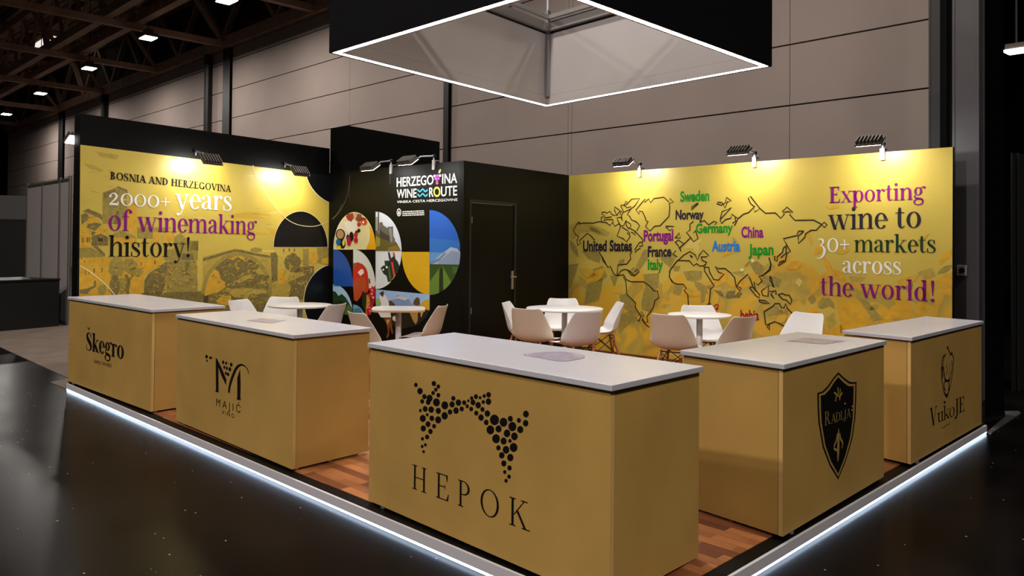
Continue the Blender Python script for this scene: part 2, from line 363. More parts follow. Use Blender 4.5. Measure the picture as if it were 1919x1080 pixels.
# ------------------------------------------------------------------ materials
M_black = mat('black_laminate', (5, 5, 4), 0.5, spec=0.14, noise=0.15, nscale=3)
M_blackprint = mat('black_print', (11, 11, 12), 0.38, spec=0.4)
M_yellow = mat('yellow_print', (196, 172, 72), 0.40, spec=0.5, noise=0.10, nscale=1.6)
M_olive = mat('olive_print', (152, 134, 62), 0.4, noise=0.16, nscale=22); M_olive2 = mat('dark_olive_print', (118, 104, 54), 0.4, noise=0.28, nscale=26)
M_amber = mat('amber_print', (206, 158, 42), 0.4, noise=0.12, nscale=16); M_straw = mat('straw_print', (210, 186, 92), 0.38)
M_olivefaint = mat('faint_olive_print', (176, 152, 64), 0.4, noise=0.12, nscale=20); M_amberfaint = mat('faint_amber_print', (200, 162, 52), 0.38)
M_ink = mat('black_ink', (12, 11, 9), 0.6, spec=0.2); M_white = mat('white_ink', (235, 235, 228), 0.6, spec=0.2); M_purple = mat('purple_ink', (128, 12, 112), 0.6, spec=0.2)
M_dkgreen = mat('dark_green_ink', (18, 52, 22), 0.6, spec=0.2); M_green = mat('green_ink', (16, 138, 28), 0.6, spec=0.2); M_blue = mat('blue_ink', (28, 118, 196), 0.6, spec=0.2)
M_red = mat('red_ink', (150, 26, 34), 0.6, spec=0.2); M_navy = mat('navy_ink', (36, 32, 44), 0.6, spec=0.2); M_outline = mat('map_line_ink', (54, 40, 18), 0.6, spec=0.2)
M_cream = mat('cream_ink', (225, 215, 165), 0.4)
M_gold = mat('gold_laminate', (186, 147, 78), 0.42, spec=0.4, noise=0.10, nscale=2.2)
M_goldedge = mat('pale_laminate_edge', (212, 172, 106), 0.5)
M_top = mat('white_worktop', (192, 189, 195), 0.26, spec=0.5, noise=0.02, nscale=3)
M_alu = mat('aluminium', (172, 168, 172), 0.38, metal=0.85); M_alud = mat('dull_aluminium', (120, 115, 110), 0.45, metal=0.7)
M_fascia = mat('brushed_rail', (205, 201, 206), 0.5)
M_led = mat('light_strip', (235, 245, 255), 0.5, emit=STRIP_STRENGTH, ergb=(205, 228, 255))
M_ring = mat('light_ring', (255, 255, 255), 0.5, emit=RING_STRENGTH, ergb=(250, 249, 255))
M_lampglow = mat('lamp_glass', (255, 255, 255), 0.3, emit=14.0, ergb=(255, 252, 245))
M_beige = mat('beige_shell_plastic', (202, 186, 166), 0.4, spec=0.4); M_plastic = mat('white_shell_plastic', (212, 208, 205), 0.35, spec=0.45); M_beech = mat('beech_leg', (168, 98, 50), 0.5, noise=0.15, nscale=14)
M_wire = mat('black_wire', (14, 13, 13), 0.4, metal=0.5)
M_table = mat('white_table', (214, 210, 207), 0.3, spec=0.5); M_tedge = mat('wood_table_edge', (196, 158, 104), 0.5)
M_dark = mat('dark_steel', (20, 18, 17), 0.5, metal=0.3); M_truss = mat('rust_brown_steel', (160, 128, 104), 0.7, noise=0.2, nscale=2)
M_lamphead = mat('grey_lamp_casting', (86, 78, 72), 0.5, metal=0.5)
M_hallwall = mat('concrete_panel', (150, 134, 126), 0.8, noise=0.06, nscale=0.6)
M_seam = mat('panel_seam', (48, 36, 30), 0.9)
M_column = mat('grey_black_column', (104, 102, 105), 0.5, spec=0.35, noise=0.08, nscale=3)
M_deck = mat('roof_deck', (36, 28, 23), 0.8)
M_canout = mat('black_fabric', (6, 5, 9), 0.8, spec=0.15); M_canin = mat('grey_fabric', (188, 183, 182), 0.75, spec=0.2, noise=0.05, nscale=1.2)

def node_mat(name):
    m = bpy.data.materials.new(name); m.use_nodes = True; nt = m.node_tree
    return m, nt, nt.nodes['Principled BSDF'], nt.nodes.new('ShaderNodeTexCoord')
def ramp(nt, src, stops):
    r = nt.nodes.new('ShaderNodeValToRGB'); e = r.color_ramp.elements
    while len(e) < len(stops): e.new(0.5)
    for i, (p, c) in enumerate(stops):
        e[i].position = p; e[i].color = (lin(c[0]), lin(c[1]), lin(c[2]), 1)
    nt.links.new(src, r.inputs['Fac']); return r
# dark polished hall floor with pale specks and scratches
M_floor, nt, b, tc = node_mat('dark_polished_floor')
n1 = nt.nodes.new('ShaderNodeTexNoise'); n1.inputs['Scale'].default_value = 1.3; n1.inputs['Detail'].default_value = 8
v1 = nt.nodes.new('ShaderNodeTexVoronoi'); v1.inputs['Scale'].default_value = 12.0; v1.inputs['Randomness'].default_value = 1.0
mp = nt.nodes.new('ShaderNodeMapping'); mp.inputs['Scale'].default_value = (1.0, 14.0, 1.0); mp.inputs['Rotation'].default_value = (0, 0, 0.5)
n2 = nt.nodes.new('ShaderNodeTexNoise'); n2.inputs['Scale'].default_value = 2.6; n2.inputs['Detail'].default_value = 10; n2.inputs['Roughness'].default_value = 0.75
for n_ in (n1, v1): nt.links.new(tc.outputs['Object'], n_.inputs['Vector'])
nt.links.new(tc.outputs['Object'], mp.inputs['Vector']); nt.links.new(mp.outputs['Vector'], n2.inputs['Vector'])
base = ramp(nt, n1.outputs['Fac'], [(0.35, (11, 9, 8)), (0.7, (21, 17, 15))])
spk = ramp(nt, v1.outputs['Distance'], [(0.045, (255, 255, 255)), (0.075, (0, 0, 0))])
scr = ramp(nt, n2.outputs['Fac'], [(0.64, (0, 0, 0)), (0.72, (255, 255, 255))])
mx = nt.nodes.new('ShaderNodeMix'); mx.data_type = 'RGBA'; mx.inputs[7].default_value = (lin(165), lin(158), lin(150), 1)
mm = nt.nodes.new('ShaderNodeMath'); mm.operation = 'MULTIPLY_ADD'; mm.inputs[1].default_value = 0.10
nt.links.new(scr.outputs['Color'], mm.inputs[0])
sm_ = nt.nodes.new('ShaderNodeMath'); sm_.operation = 'MULTIPLY'; sm_.inputs[1].default_value = 1.0
sk = nt.nodes.new('ShaderNodeSeparateColor'); nt.links.new(v1.outputs['Color'], sk.inputs[0]); gt = nt.nodes.new('ShaderNodeMath'); gt.operation = 'GREATER_THAN'; gt.inputs[1].default_value = 0.55; nt.links.new(sk.outputs[0], gt.inputs[0])
mk = nt.nodes.new('ShaderNodeMath'); mk.operation = 'MULTIPLY'; nt.links.new(spk.outputs['Color'], mk.inputs[0]); nt.links.new(gt.outputs[0], mk.inputs[1]); nt.links.new(mk.outputs[0], sm_.inputs[0]); nt.links.new(sm_.outputs[0], mm.inputs[2])
nt.links.new(mm.outputs[0], mx.inputs[0]); nt.links.new(base.outputs['Color'], mx.inputs[6]); nt.links.new(mx.outputs[2], b.inputs['Base Color'])
rr = nt.nodes.new('ShaderNodeMapRange'); b.inputs['Specular IOR Level'].default_value = 0.045; rr.inputs[3].default_value = 0.18; rr.inputs[4].default_value = 0.32
nt.links.new(n1.outputs['Fac'], rr.inputs[0]); nt.links.new(rr.outputs[0], b.inputs['Roughness'])
bp = nt.nodes.new('ShaderNodeBump'); bp.inputs['Strength'].default_value = 0.05; bp.inputs['Distance'].default_value = 0.01
nt.links.new(n1.outputs['Fac'], bp.inputs['Height']); nt.links.new(bp.outputs['Normal'], b.inputs['Normal'])
# strip parquet
M_parquet, nt, b, tc = node_mat('strip_parquet')
bk = nt.nodes.new('ShaderNodeTexBrick'); bk.inputs['Scale'].default_value = 1.0; bk.inputs['Brick Width'].default_value = 0.42; bk.inputs['Row Height'].default_value = 0.07
bk.inputs['Mortar Size'].default_value = 0.001; bk.offset = 0.37; bk.offset_frequency = 2
bk.inputs['Color1'].default_value = (0, 0, 0, 1); bk.inputs['Color2'].default_value = (1, 1, 1, 1); bk.inputs['Mortar'].default_value = (0.2, 0.2, 0.2, 1); bk.inputs['Bias'].default_value = 0.0
nt.links.new(tc.outputs['Object'], bk.inputs['Vector'])
ng = nt.nodes.new('ShaderNodeTexNoise'); ng.inputs['Scale'].default_value = 3; mg = nt.nodes.new('ShaderNodeMapping'); mg.inputs['Scale'].default_value = (1, 22, 1)
nt.links.new(tc.outputs['Object'], mg.inputs['Vector']); nt.links.new(mg.outputs['Vector'], ng.inputs['Vector'])
ad = nt.nodes.new('ShaderNodeMath'); ad.operation = 'MULTIPLY_ADD'; ad.inputs[1].default_value = 0.7
nt.links.new(bk.outputs['Color'], ad.inputs[0])
a2 = nt.nodes.new('ShaderNodeMath'); a2.operation = 'MULTIPLY'; a2.inputs[1].default_value = 0.4
nt.links.new(ng.outputs['Fac'], a2.inputs[0]); nt.links.new(a2.outputs[0], ad.inputs[2])
wr = ramp(nt, ad.outputs[0], [(0.1, (82, 44, 30)), (0.5, (128, 74, 44)), (0.95, (188, 122, 72))])
nt.links.new(wr.outputs['Color'], b.inputs['Base Color']); b.inputs['Roughness'].default_value = 0.35
# roof deck: ribbed sheet
M_rib, nt, b, tc = node_mat('ribbed_roof_sheet')
wv = nt.nodes.new('ShaderNodeTexWave'); wv.bands_direction = 'Y'; wv.inputs['Scale'].default_value = 1.1
nt.links.new(tc.outputs['Object'], wv.inputs['Vector'])
nt.links.new(ramp(nt, wv.outputs['Fac'], [(0.2, (66, 50, 40)), (0.8, (150, 120, 95))]).outputs['Color'], b.inputs['Base Color']); b.inputs['Roughness'].default_value = 0.8
# printed backdrop: soft patches of olive and amber, denser towards the bottom of the print
M_backdrop, nt, b, tc = node_mat('patchy_yellow_print')
nb = nt.nodes.new('ShaderNodeTexNoise'); nb.inputs['Scale'].default_value = 1.5; nb.inputs['Detail'].default_value = 2.5; nb.inputs['Distortion'].default_value = 1.6
sx = nt.nodes.new('ShaderNodeSeparateXYZ'); nt.links.new(tc.outputs['Object'], sx.inputs[0]); nt.links.new(tc.outputs['Object'], nb.inputs['Vector'])
mr = nt.nodes.new('ShaderNodeMapRange'); mr.inputs[1].default_value = 1.75; mr.inputs[2].default_value = 0.9; mr.inputs[3].default_value = -0.5; mr.inputs[4].default_value = 0.0
nt.links.new(sx.outputs[2], mr.inputs[0])
aa = nt.nodes.new('ShaderNodeMath'); aa.operation = 'ADD'; nt.links.new(nb.outputs['Fac'], aa.inputs[0]); nt.links.new(mr.outputs[0], aa.inputs[1])
nt.links.new(ramp(nt, aa.outputs[0], [(0.36, (196, 172, 72)), (0.42, (204, 160, 46)), (0.49, (202, 158, 46)), (0.53, (168, 146, 62)), (0.60, (182, 156, 62)), (0.66, (206, 162, 50))]).outputs['Color'], b.inputs['Base Color']); b.inputs['Roughness'].default_value = 0.4
# sticker print
M_sticker, nt, b, tc = node_mat('lilac_sticker')
ns = nt.nodes.new('ShaderNodeTexNoise'); ns.inputs['Scale'].default_value = 26; ns.inputs['Detail'].default_value = 3
nt.links.new(tc.outputs['Object'], ns.inputs['Vector'])
nt.links.new(ramp(nt, ns.outputs['Fac'], [(0.38, (172, 164, 180)), (0.5, (132, 118, 140)), (0.62, (176, 156, 164))]).outputs['Color'], b.inputs['Base Color']); b.inputs['Roughness'].default_value = 0.3

# ------------------------------------------------------------------ the hall
VH = 12.0
hall = Plane((-60, VH), (20, VH))
fl = MB(); fl.face([(-75, -14, 0), (28, -14, 0), (28, VH + 20, 0), (-75, VH + 20, 0)]); structure(fl.build('floor', M_floor))
M_dim = mat('dark_hall_cladding', (22, 20, 19), 0.85)
for nm, q in (('wall_left_end', ((-74, -14), (-74, VH + 19.9))), ('wall_far_back', ((-74, VH + 19.8), (27, VH + 19.8))), ('wall_right_end', ((27, -14), (27, VH + 19.8)))):
    m = MB(); dx_ = .2 if q[0][0] == q[1][0] else 0; m.prism([q[0], q[1], (q[1][0] + dx_, q[1][1] + (.2 - dx_)), (q[0][0] + dx_, q[0][1] + (.2 - dx_))], 0, 16); structure(m.build(nm, M_dim))
zt = hall.on(430, 92).z                                           # underside of the roof steel at the wall
u_left = hall.on(15, 300).x; u_right = hall.on(1745, 150).x
s1, s2 = hall.on(1740, 165).z, hall.on(1740, 36).z; dz = s2 - s1
wl = MB(); wl.box(u_left, u_right, VH + 0.06, VH + 0.3, 0, zt + 3.4, 1)
ks = range(-5, 8)
vs = [u_left] + sorted([hall.on(x, 200).x for x in (655, 1065, 1072, 1480)]) + [u_right]
for k in ks:
    z0, z1 = max(0, s1 + k * dz + 0.015), min(zt + 0.3, s1 + (k + 1) * dz - 0.015)
    if z1 <= 0 or z0 >= z1: continue
    for a, c in zip(vs[:-1], vs[1:]): wl.box(a + 0.006, c - 0.006, VH, VH + 0.06, z0, z1, 0)
structure(wl.build('wall_back', [M_hallwall, M_seam]))
for i, (x, y, wpx) in enumerate(((430, 92, 13), (843, 40, 9), (398, 100, 6), (202, 186, 4), (118, 219, 8))):
    p = hall.on(x, y); a, c = hall.on(x - wpx / 2, y).x, hall.on(x + wpx / 2, y).x
    cm = MB(); h = (c - a) / 2
    if wpx > 7: cm.box(a, c, VH - 0.12, VH - 0.10, 0, zt); cm.box(a, c, VH - 0.02, VH, 0, zt); cm.box(p.x - h * .3, p.x + h * .3, VH - 0.10, VH - 0.02, 0, zt)
    else: cm.tube([(p.x, VH - h - 0.02, 0), (p.x, VH - h - 0.02, zt)], h, 10)
    structure(cm.build('column' if wpx > 7 else 'pipe', M_dark))
# roof: deck, edge beam, lattice trusses towards the wall, one twin girder across them
ceil = MB(); ceil.face([(-75, -14, zt + 3.2), (-75, VH + 20, zt + 3.2), (28, VH + 20, zt + 3.2), (28, -14, zt + 3.2)])
structure(ceil.build('ceiling', M_rib))
eb = MB(); eb.box(u_left, u_right, VH - 0.3, VH + 0.05, zt, zt + 0.45); eb.box(u_left, u_right, VH - 0.2, VH + 0.05, zt + 2.7, zt + 3.2)
for k in range(14):
    a = u_left + (u_right - u_left) * k / 14; eb.bar((a, VH - 0.12, zt + 0.4), (a + (u_right - u_left) / 28, VH - 0.12, zt + 2.8), 0.2, 0.2); eb.bar((a + (u_right - u_left) / 28, VH - 0.12, zt + 2.8), (a + (u_right - u_left) / 14, VH - 0.12, zt + 0.4), 0.2, 0.2)
structure(eb.build('edge_beam', M_truss))
tu = [hall.on(x, y).x for x, y in ((600, 22), (430, 90), (305, 142), (203, 184), (117, 218), (45, 247))]
tu = [tu[0] + (tu[0] - tu[1])] + tu
for u in tu:
    t = tag(thing('roof_truss', None, None, (u, VH, zt)), kind='structure')
    m = MB(); m.bar((u, VH, zt + 0.15), (u, -13, zt + 0.15), 0.26, 0.24); m.build('bottom_chord', M_truss, t)
    m = MB(); m.bar((u, VH, zt + 2.9), (u, -13, zt + 2.9), 0.3, 0.28); m.build('top_chord', M_truss, t)
    m = MB(); v = VH - 0.3
    while v > -10:
        m.bar((u, v, zt + 0.2), (u, v - 2.0, zt + 2.9), 0.14, 0.14); m.bar((u, v - 2.0, zt + 2.9), (u, v - 4.0, zt + 0.2), 0.16, 0.16); v -= 4.0
    m.build('web', M_truss, t)
vg = at(105, 102, zt).y
for dv, dzz in ((0.0, 0.45), (1.1, 0.45)):
    m = MB(); m.bar((-75, vg + dv, zt + dzz), (24, vg + dv, zt + dzz), 0.3, 0.34)
    if dv == 0.0:
        m.bar((-75, vg, zt + 2.7), (24, vg, zt + 2.7), 0.3, 0.3)
        for k in range(40): a = -75 + k * 2.5; m.bar((a, vg, zt + 0.5), (a + 1.25, vg, zt + 2.7), 0.13, 0.13); m.bar((a + 1.25, vg, zt + 2.7), (a + 2.5, vg, zt + 0.5), 0.13, 0.13)
    structure(m.build('roof_girder', M_truss))
m = MB()
for v in (VH - 3, VH - 6.4, VH - 10, VH - 14): m.bar((-75, v, zt + 3.05), (24, v, zt + 3.05), 0.24, 0.3)
structure(m.build('roof_purlin', M_truss))
# smoke vent / skylight lit from outside
def shade_light(o, name, kind, energy, size=None, rgb=(1, 1, 1), loc=(0, 0, 0), aim=None, shape='RECTANGLE', spread=None):
    l = bpy.data.lights.new(name, kind); l.energy = energy; l.color = rgb
    if kind == 'AREA':
        l.shape = shape; l.size, l.size_y = size
        if spread: l.spread = spread
    ob = bpy.data.objects.new(name, l); col.objects.link(ob); ob.location = loc
    if aim is not None: ob.rotation_euler = Vector(aim).to_track_quat('-Z', 'Y').to_euler()
    if o is not None: ob.parent = o
    return ob
sk_ = at(84, 78, zt + 3.1)
m = MB()
for k in range(3): m.box(sk_.x - 2.4, sk_.x + 2.4, sk_.y - .75 + k * .55, sk_.y - .40 + k * .55, zt + 3.1, zt + 3.16)
structure(m.build('window_1', mat('daylit_roof_glass', (210, 205, 205), 0.4, emit=0.9, ergb=(255, 246, 240))))
lampspots = [((278, 71), 'high bay lamp nearest the hanging canopy, below the third roof truss'), ((425, 1), 'high bay lamp cut by the top edge of the picture'), ((167, 128), 'high bay lamp on the second truss from the back, seen nearly edge on'),
             ((76, 175), 'high bay lamp left of the leaning truss web, third from the far end'), ((12, 214), 'high bay lamp farthest away at the far left of the roof')]
def high_bay(p, label, watt, sz=0.62):
    t = thing('high_bay_lamp', label, 'ceiling lamp', p, 0, 'high bay lamps under the hall roof', local=True)
    m = MB(); m.box(-sz * .55, sz * .55, -sz * .4, sz * .4, 0.0, 0.14); m.box(-sz * .3, sz * .3, -sz * .2, sz * .2, 0.14, 0.3); m.build('housing', M_lamphead, t)
    m = MB(); m.box(-sz * .5, sz * .5, -sz * .36, sz * .36, -0.03, -0.002); m.build('diffuser', M_lampglow, t)
    m = MB(); m.tube([(0, 0, 0.3), (0, 0, 0.3 + HANG)], 0.02, 8); m.build('hanger', M_dark, t)
    if watt: shade_light(t, 'high_bay_light', 'AREA', watt, (sz, sz * .7), (1, 0.93, 0.86), (0, 0, -0.05), (0, 0, -1))
    return t
HANG = 3.24
for (px, lab) in lampspots:
    p = at(px[0], px[1], zt - 0.35); high_bay((p.x, p.y, zt - 0.35), lab, HALL_WATT * 3.2)
for u, v, k_, lab in ((-9, VH - 4, 1.8, 'added high bay lamp, out of view, washing the back wall beyond the tall black wall'), (-2.0, VH - 4, 1.9, 'added high bay lamp, out of view, washing the back wall above the black tower'), (3.5, VH - 4, 1.5, 'added high bay lamp, out of view, washing the back wall above the map print'),  # unseen lamps added to wash the back wall with light
                     (12.5, -4.5, 8.0, 'added fill lamp, out of view over the aisle before the shield counter'), (4.5, -7.5, 5.8, 'added fill lamp, out of view over the aisle before the letter M counter'), (13.5, 4.5, 1.5, 'added fill lamp, out of view over the aisle before the animal head counter'), (-3.5, -6.5, 4.5, 'added fill lamp, out of view over the aisle at the far end of the lit edge'), (3.2, 1.8, 3, 'high bay lamp straight above the hanging canopy')):  # aisle lamps are unseen fill, added to brighten counters and partition
    high_bay((u, v, zt - 0.35), lab, HALL_WATT * k_)
t = thing('floodlight', 'floodlight hanging at the far right behind the black column', 'lamp', at(1905, 93, 5.2), 0, local=True)
m = MB(); m.box(-.16, .16, -.12, .12, 0, .1); m.tube([(0, 0, .1), (0, 0, zt + 3.2 - 5.2)], .02, 8); m.build('housing', M_lamphead, t)
m = MB(); m.prism([(-.17, -.14), (.17, -.14), (.14, .15), (-.14, .15)], -.05, -.005); m.build('diffuser', M_lampglow, t)

# ------------------------------------------------------------------ neighbours of the stand
hpt = 2.72
Pa, Pb = at(52, 347, hpt), at(131, 333, hpt); pp = Plane(Pa, Pb)
M_part = mat('grey_partition_panel', (178, 168, 165), 0.6, noise=0.05, nscale=1)
t = thing('partition', 'grey panel partition with metal posts beside the black display box', 'partition', (Pa.x, Pa.y, 0))
xs = [52, 80, 113, 131]; ps = [pp.on(x, 400) for x in xs]
for a, c in zip(ps[:-1], ps[1:]):
    m = MB(); e = (c - a).normalized() * 0.03; n = pp.n * 0.02
    m.prism([(a + e).xy, (c - e).xy, (c - e - n).xy, (a + e - n).xy], 0.06, hpt - 0.06); m.build('panel', M_part, t)
for p in ps:
    m = MB(); m.tube([(p.x, p.y, 0), (p.x, p.y, hpt + 0.03)], 0.03, 8); m.build('post', M_alud, t)
for z in (0.04, hpt - 0.03):
    m = MB(); m.bar((ps[0].x, ps[0].y, z), (ps[-1].x, ps[-1].y, z), 0.04, 0.05); m.build('rail', M_alud, t)
a, c = at(-90, 630, 0), at(110, 612, 0); d = (c - a).normalized(); nb = Vector((-d.y, d.x, 0)) * 1.1
m = MB(); m.prism([a.xy, c.xy, (c + nb).xy, (a + nb).xy], 0.006, 0.84)
m2 = MB(); m2.prism([(a - nb * .02).xy, (c - nb * .02).xy, (c + nb * 1.02).xy, (a + nb * 1.02).xy], 0.84, 0.87)
t = thing('display_box', 'black display box standing on the dark floor in front of the grey partition', 'display box', a + Vector((0, 0, 0.006)))
M_blk2 = mat('matt_black_board', (9, 8, 8), 0.6); m.build('body', M_blk2, t); m2.build('lid', mat('black_lid', (20, 18, 17), 0.4), t)
a, c = at(-90, 364, 2.9), at(49, 368, 2.9); d = (c - a).normalized(); a = a + Vector((0, 0.6, 0)); c = c + Vector((0, 0.6, 0)); nb = Vector((-d.y, d.x, 0)) * 0.08
t = thing('exhibition_wall', 'black stand wall with a dark grey header, behind the black display box', 'stand wall', (a.x, a.y, 0))
m = MB(); m.prism([a.xy, c.xy, (c + nb).xy, (a + nb).xy], 0, 2.2); m.build('lower_panel', M_blk2, t)
m = MB(); m.prism([(a - nb * .3).xy, (c - nb * .3).xy, (c + nb).xy, (a + nb).xy], 2.2, 2.92); m.build('header', mat('grey_header', (96, 93, 90), 0.6), t)
M_carpet = mat('grey_carpet', (118, 104, 94), 0.9, spec=0.1, noise=0.12, nscale=3)
m = MB(); m.prism([at(x, y, 0).xy for x, y in ((-160, 604), (131, 604), (131, 711), (0, 651), (-160, 622))], 0.0, 0.006)
tag(m.build('carpet', M_carpet), 'grey aisle carpet behind the far left counter', 'carpet')
m = MB(); m.prism([at(x, y, 0).xy for x, y in ((94, 717), (127, 711), (127, 731))], 0.0, 0.006)
tag(m.build('floor_mat', M_carpet), 'small grey corner of floor mat at the end of the lit platform edge', 'mat')
# columns right of the stand
def column(name, px0, px1, v, depth, h, m_, label=None):
    pl = Plane((-20, v), (20, v)); a, c = pl.on(px0, 500).x, pl.on(px1, 500).x
    mb = MB(); mb.box(a, c, v, v + depth, 0, h); mb.box(a - 0.01, a + 0.012, v - 0.006, v, 0, h); mb.box(c - 0.012, c + 0.01, v - 0.006, v, 0, h)
    return mb.build(name, m_, base=((a + c) / 2, v + depth / 2, 0)), pl
o, plcol = column('column', 1787, 1833, 6.30, 0.25, zt, M_column); structure(o)
o, _ = column('column', 1742, 1760, 7.6, 0.3, zt, mat('dark_grey_column', (58, 57, 58), 0.55)); structure(o)
o, _ = column('column', 1759, 1800, 7.95, 0.2, zt, M_dark); structure(o)
q0, q1 = at(1846, 798, 0), at(1882, 785, 0); dq = (q1 - q0).normalized(); nq = Vector((q0.x - CAM.x, q0.y - CAM.y, 0)).normalized() * 0.2
m = MB(); m.prism([q0.xy, q1.xy, (q1 + nq).xy, (q0 + nq).xy], 0, zt); M_gloss = mat('black_gloss_column', (8, 8, 9), 0.3)
o = m.build('column', M_gloss, base=(q0.x, q0.y, 0)); structure(o)
m = MB(); m.prism([at(x, y, 0).xy for x, y in ((1849, 812), (1857, 814), (1913, 776), (1909, 772), (1884, 772), (1884, 782))], 0, 0.008)
tag(m.build('floor_plate', M_alud), 'grey metal floor plate at the foot of the black column', 'floor plate')
s = plcol.on(1804, 507)
t = thing('wall_socket', 'small grey power socket on the grey-black column', 'socket', s)
m = MB(); m.box(s.x - .045, s.x + .045, s.y - .03, s.y - .006, s.z - .055, s.z + .055); m.build('plate', mat('grey_socket', (190, 188, 186), 0.5), t, bevel=0.006)
m = MB(); m.tube([(s.x, s.y - .034, s.z), (s.x, s.y - .03, s.z)], 0.028, 16); m.build('insert', M_dark, t)
m = MB(); n0 = 24; c0, c1 = at(1897, 735, 0), at(1990, 720, 0)
for i in range(n0):
    f0, f1 = i / n0, (i + 1) / n0
    p0, p1 = c0.lerp(c1, f0), c0.lerp(c1, f1); w0, w1 = 0.06 * math.sin(i * 1.3), 0.06 * math.sin((i + 1) * 1.3)
    m.face([(p0.x, p0.y + w0, 0), (p1.x, p1.y + w1, 0), (p1.x, p1.y + w1, 2.6), (p0.x, p0.y + w0, 2.6)])
o = m.build('curtain', mat('black_curtain', (10, 9, 9), 0.8), base=(c0.x, c0.y, 0)); sol = o.modifiers.new('solid', 'SOLIDIFY'); sol.thickness = 0.01
tag(o, 'black curtain hanging behind the floor plate at the picture edge', 'curtain')
# ------------------------------------------------------------------ the stand: platform, walls
def meet(a, b, c, d):
    r, s_ = b - a, d - c; t = ((c - a).x * s_.y - (c - a).y * s_.x) / (r.x * s_.y - r.y * s_.x); return a + r * t
pL, l2 = at(126.3, 731.7, 0), at(868, 1060, 0); pR, r2 = at(1846.7, 813, 0), at(1416, 1079, 0)
pF = meet(pL, l2, pR, r2)
HL, HW, HT = 2.835 + HP, 2.4841 + HP, 3.10 + HP
wA, wB = at(150.5, 212.5, HL), at(618, 278.5, HL)
wC, wK, wE = at(869.4, 301, HW), at(1066.4, 328.7, HW), at(1786, 275.3, HW)
P_left, P_cab, P_side, P_right = Plane(wA, wB), Plane(wB, wC), Plane(wC, wK), Plane(wK, wE)
def xy(v): return (v.x, v.y)
def off(a, b, t):                      # quad of thickness t behind the face a-b (away from the camera)
    e = (b - a); e.z = 0; e.normalize(); n = Vector((e.y, -e.x, 0))
    if (CAM - a).dot(n) < 0: n = -n
    return [xy(a), xy(b), xy(b - n * t), xy(a - n * t)]
back = [xy(wE + Vector((0.02, 0.1, 0))), xy(wK + Vector((-.1, .1, 0))), xy(wB + Vector((-.2, .1, 0))), xy(wA + Vector((-.16, 0, 0)))]
m = MB(); m.prism([xy(pL), xy(pF), xy(pR)] + back, 0.035, HP - 0.004)
plat = structure(m.build('floor_platform', M_black))
cen = (pL + pF + pR + wK) / 4
def inset(p, t): d = Vector((cen.x - p.x, cen.y - p.y, 0)).normalized(); return (p.x + d.x * t, p.y + d.y * t)
m = MB()
eL, eR = (pF - pL).normalized(), (pR - pF).normalized()
nL, nR = Vector((-eL.y, eL.x, 0)), Vector((-eR.y, eR.x, 0))
bw = 0.085
fi = pF - eL * bw + eR * bw
m.prism([xy(pL + nL * bw), xy(fi), xy(pR + nR * bw)] + back, HP - 0.004, HP)
structure(m.build('floor_parquet', M_parquet))
def rail(name, a, b, n_, z0, z1, m_, t0, t1):
    mb = MB(); mb.prism([xy(a - n_ * t0), xy(b - n_ * t0), xy(b - n_ * t1), xy(a - n_ * t1)], z0, z1)
    return mb.build(name, m_, plat)
ORG[plat.name] = (0, 0, 0)
j = at(298.5, 806, 0); j = pL + eL * (j - pL).dot(eL)
for a, b in ((pL, j - eL * 0.004), (j + eL * 0.004, pF)):
    rail('edge_rail', a, b, nL, 0.02, HP - 0.002, M_fascia, 0.012, -0.004)
    rail('light_strip', a, b, nL, 0.005, 0.018, M_led, 0.008, -0.004)
rail('edge_rail', pF, pR, nR, 0.02, HP - 0.002, M_fascia, 0.012, -0.004); rail('light_strip', pF, pR, nR, 0.005, 0.018, M_led, 0.008, -0.004)
m = MB()
for a, b, n_ in ((pL, pF, nL), (pF, pR, nR)): m.prism([xy(a + n_ * .06), xy(b + n_ * .06), xy(b + n_ * .1), xy(a + n_ * .1)], 0, 0.035)
m.build('bearer', M_dark, plat)

m = MB(); m.prism(off(wA, wB, 0.12), HP, HL); structure(m.build('wall_left', M_black))
m = MB(); m.prism(off(wB, wC, 0.05), HP, HW); structure(m.build('wall_cabin_front', M_black))
# cabin side wall with its door opening
pd0, pd1 = P_side.on(880, 373), P_side.on(967.5, 381); dtop = (pd0.z + pd1.z) / 2
m = MB(); d0 = Vector((pd0.x, pd0.y, 0)); d1 = Vector((pd1.x, pd1.y, 0))
m.prism(off(wC, d0, 0.05), HP, HW); m.prism(off(d1, wK, 0.05), HP, HW); m.prism(off(d0, d1, 0.05), dtop, HW)
structure(m.build('wall_cabin_side', M_black))
door = structure(thing('door_1', None, None, (d0.x, d0.y, HP)))
e = P_side.e; n = P_side.n
m = MB()
for a, b in ((d0, d0 + e * 0.035), (d1 - e * 0.035, d1)): m.prism(off(a + n * .004, b + n * .004, 0.05), HP, dtop)
m.prism(off(d0 + e * .035 + n * .004, d1 - e * .035 + n * .004, 0.05), dtop - 0.035, dtop); m.build('door_frame', M_blk2, door)
m = MB(); m.prism(off(d0 + e * .042 - n * .008, d1 - e * .042 - n * .008, 0.035), HP + 0.008, dtop - 0.042); m.build('door_leaf', M_black, door)
h = P_side.on(960, 525); h0 = P_side.on(960, 508).z; h1 = P_side.on(960, 542).z
m = MB(); m.prism(off(h - e * .02 + n * .006, h + e * .02 + n * .006, 0.014), h1, h0)
zl = P_side.on(960, 519).z; m.tube([h * 1 + n * 0.0 + Vector((0, 0, zl - h.z)), h + n * .05 + Vector((0, 0, zl - h.z))], .01, 8)
m.tube([h + n * .05 + e * .02 + Vector((0, 0, zl - h.z)), h + n * .05 - e * .1 + Vector((0, 0, zl - h.z))], .009, 8); m.build('door_handle', M_alu, door)
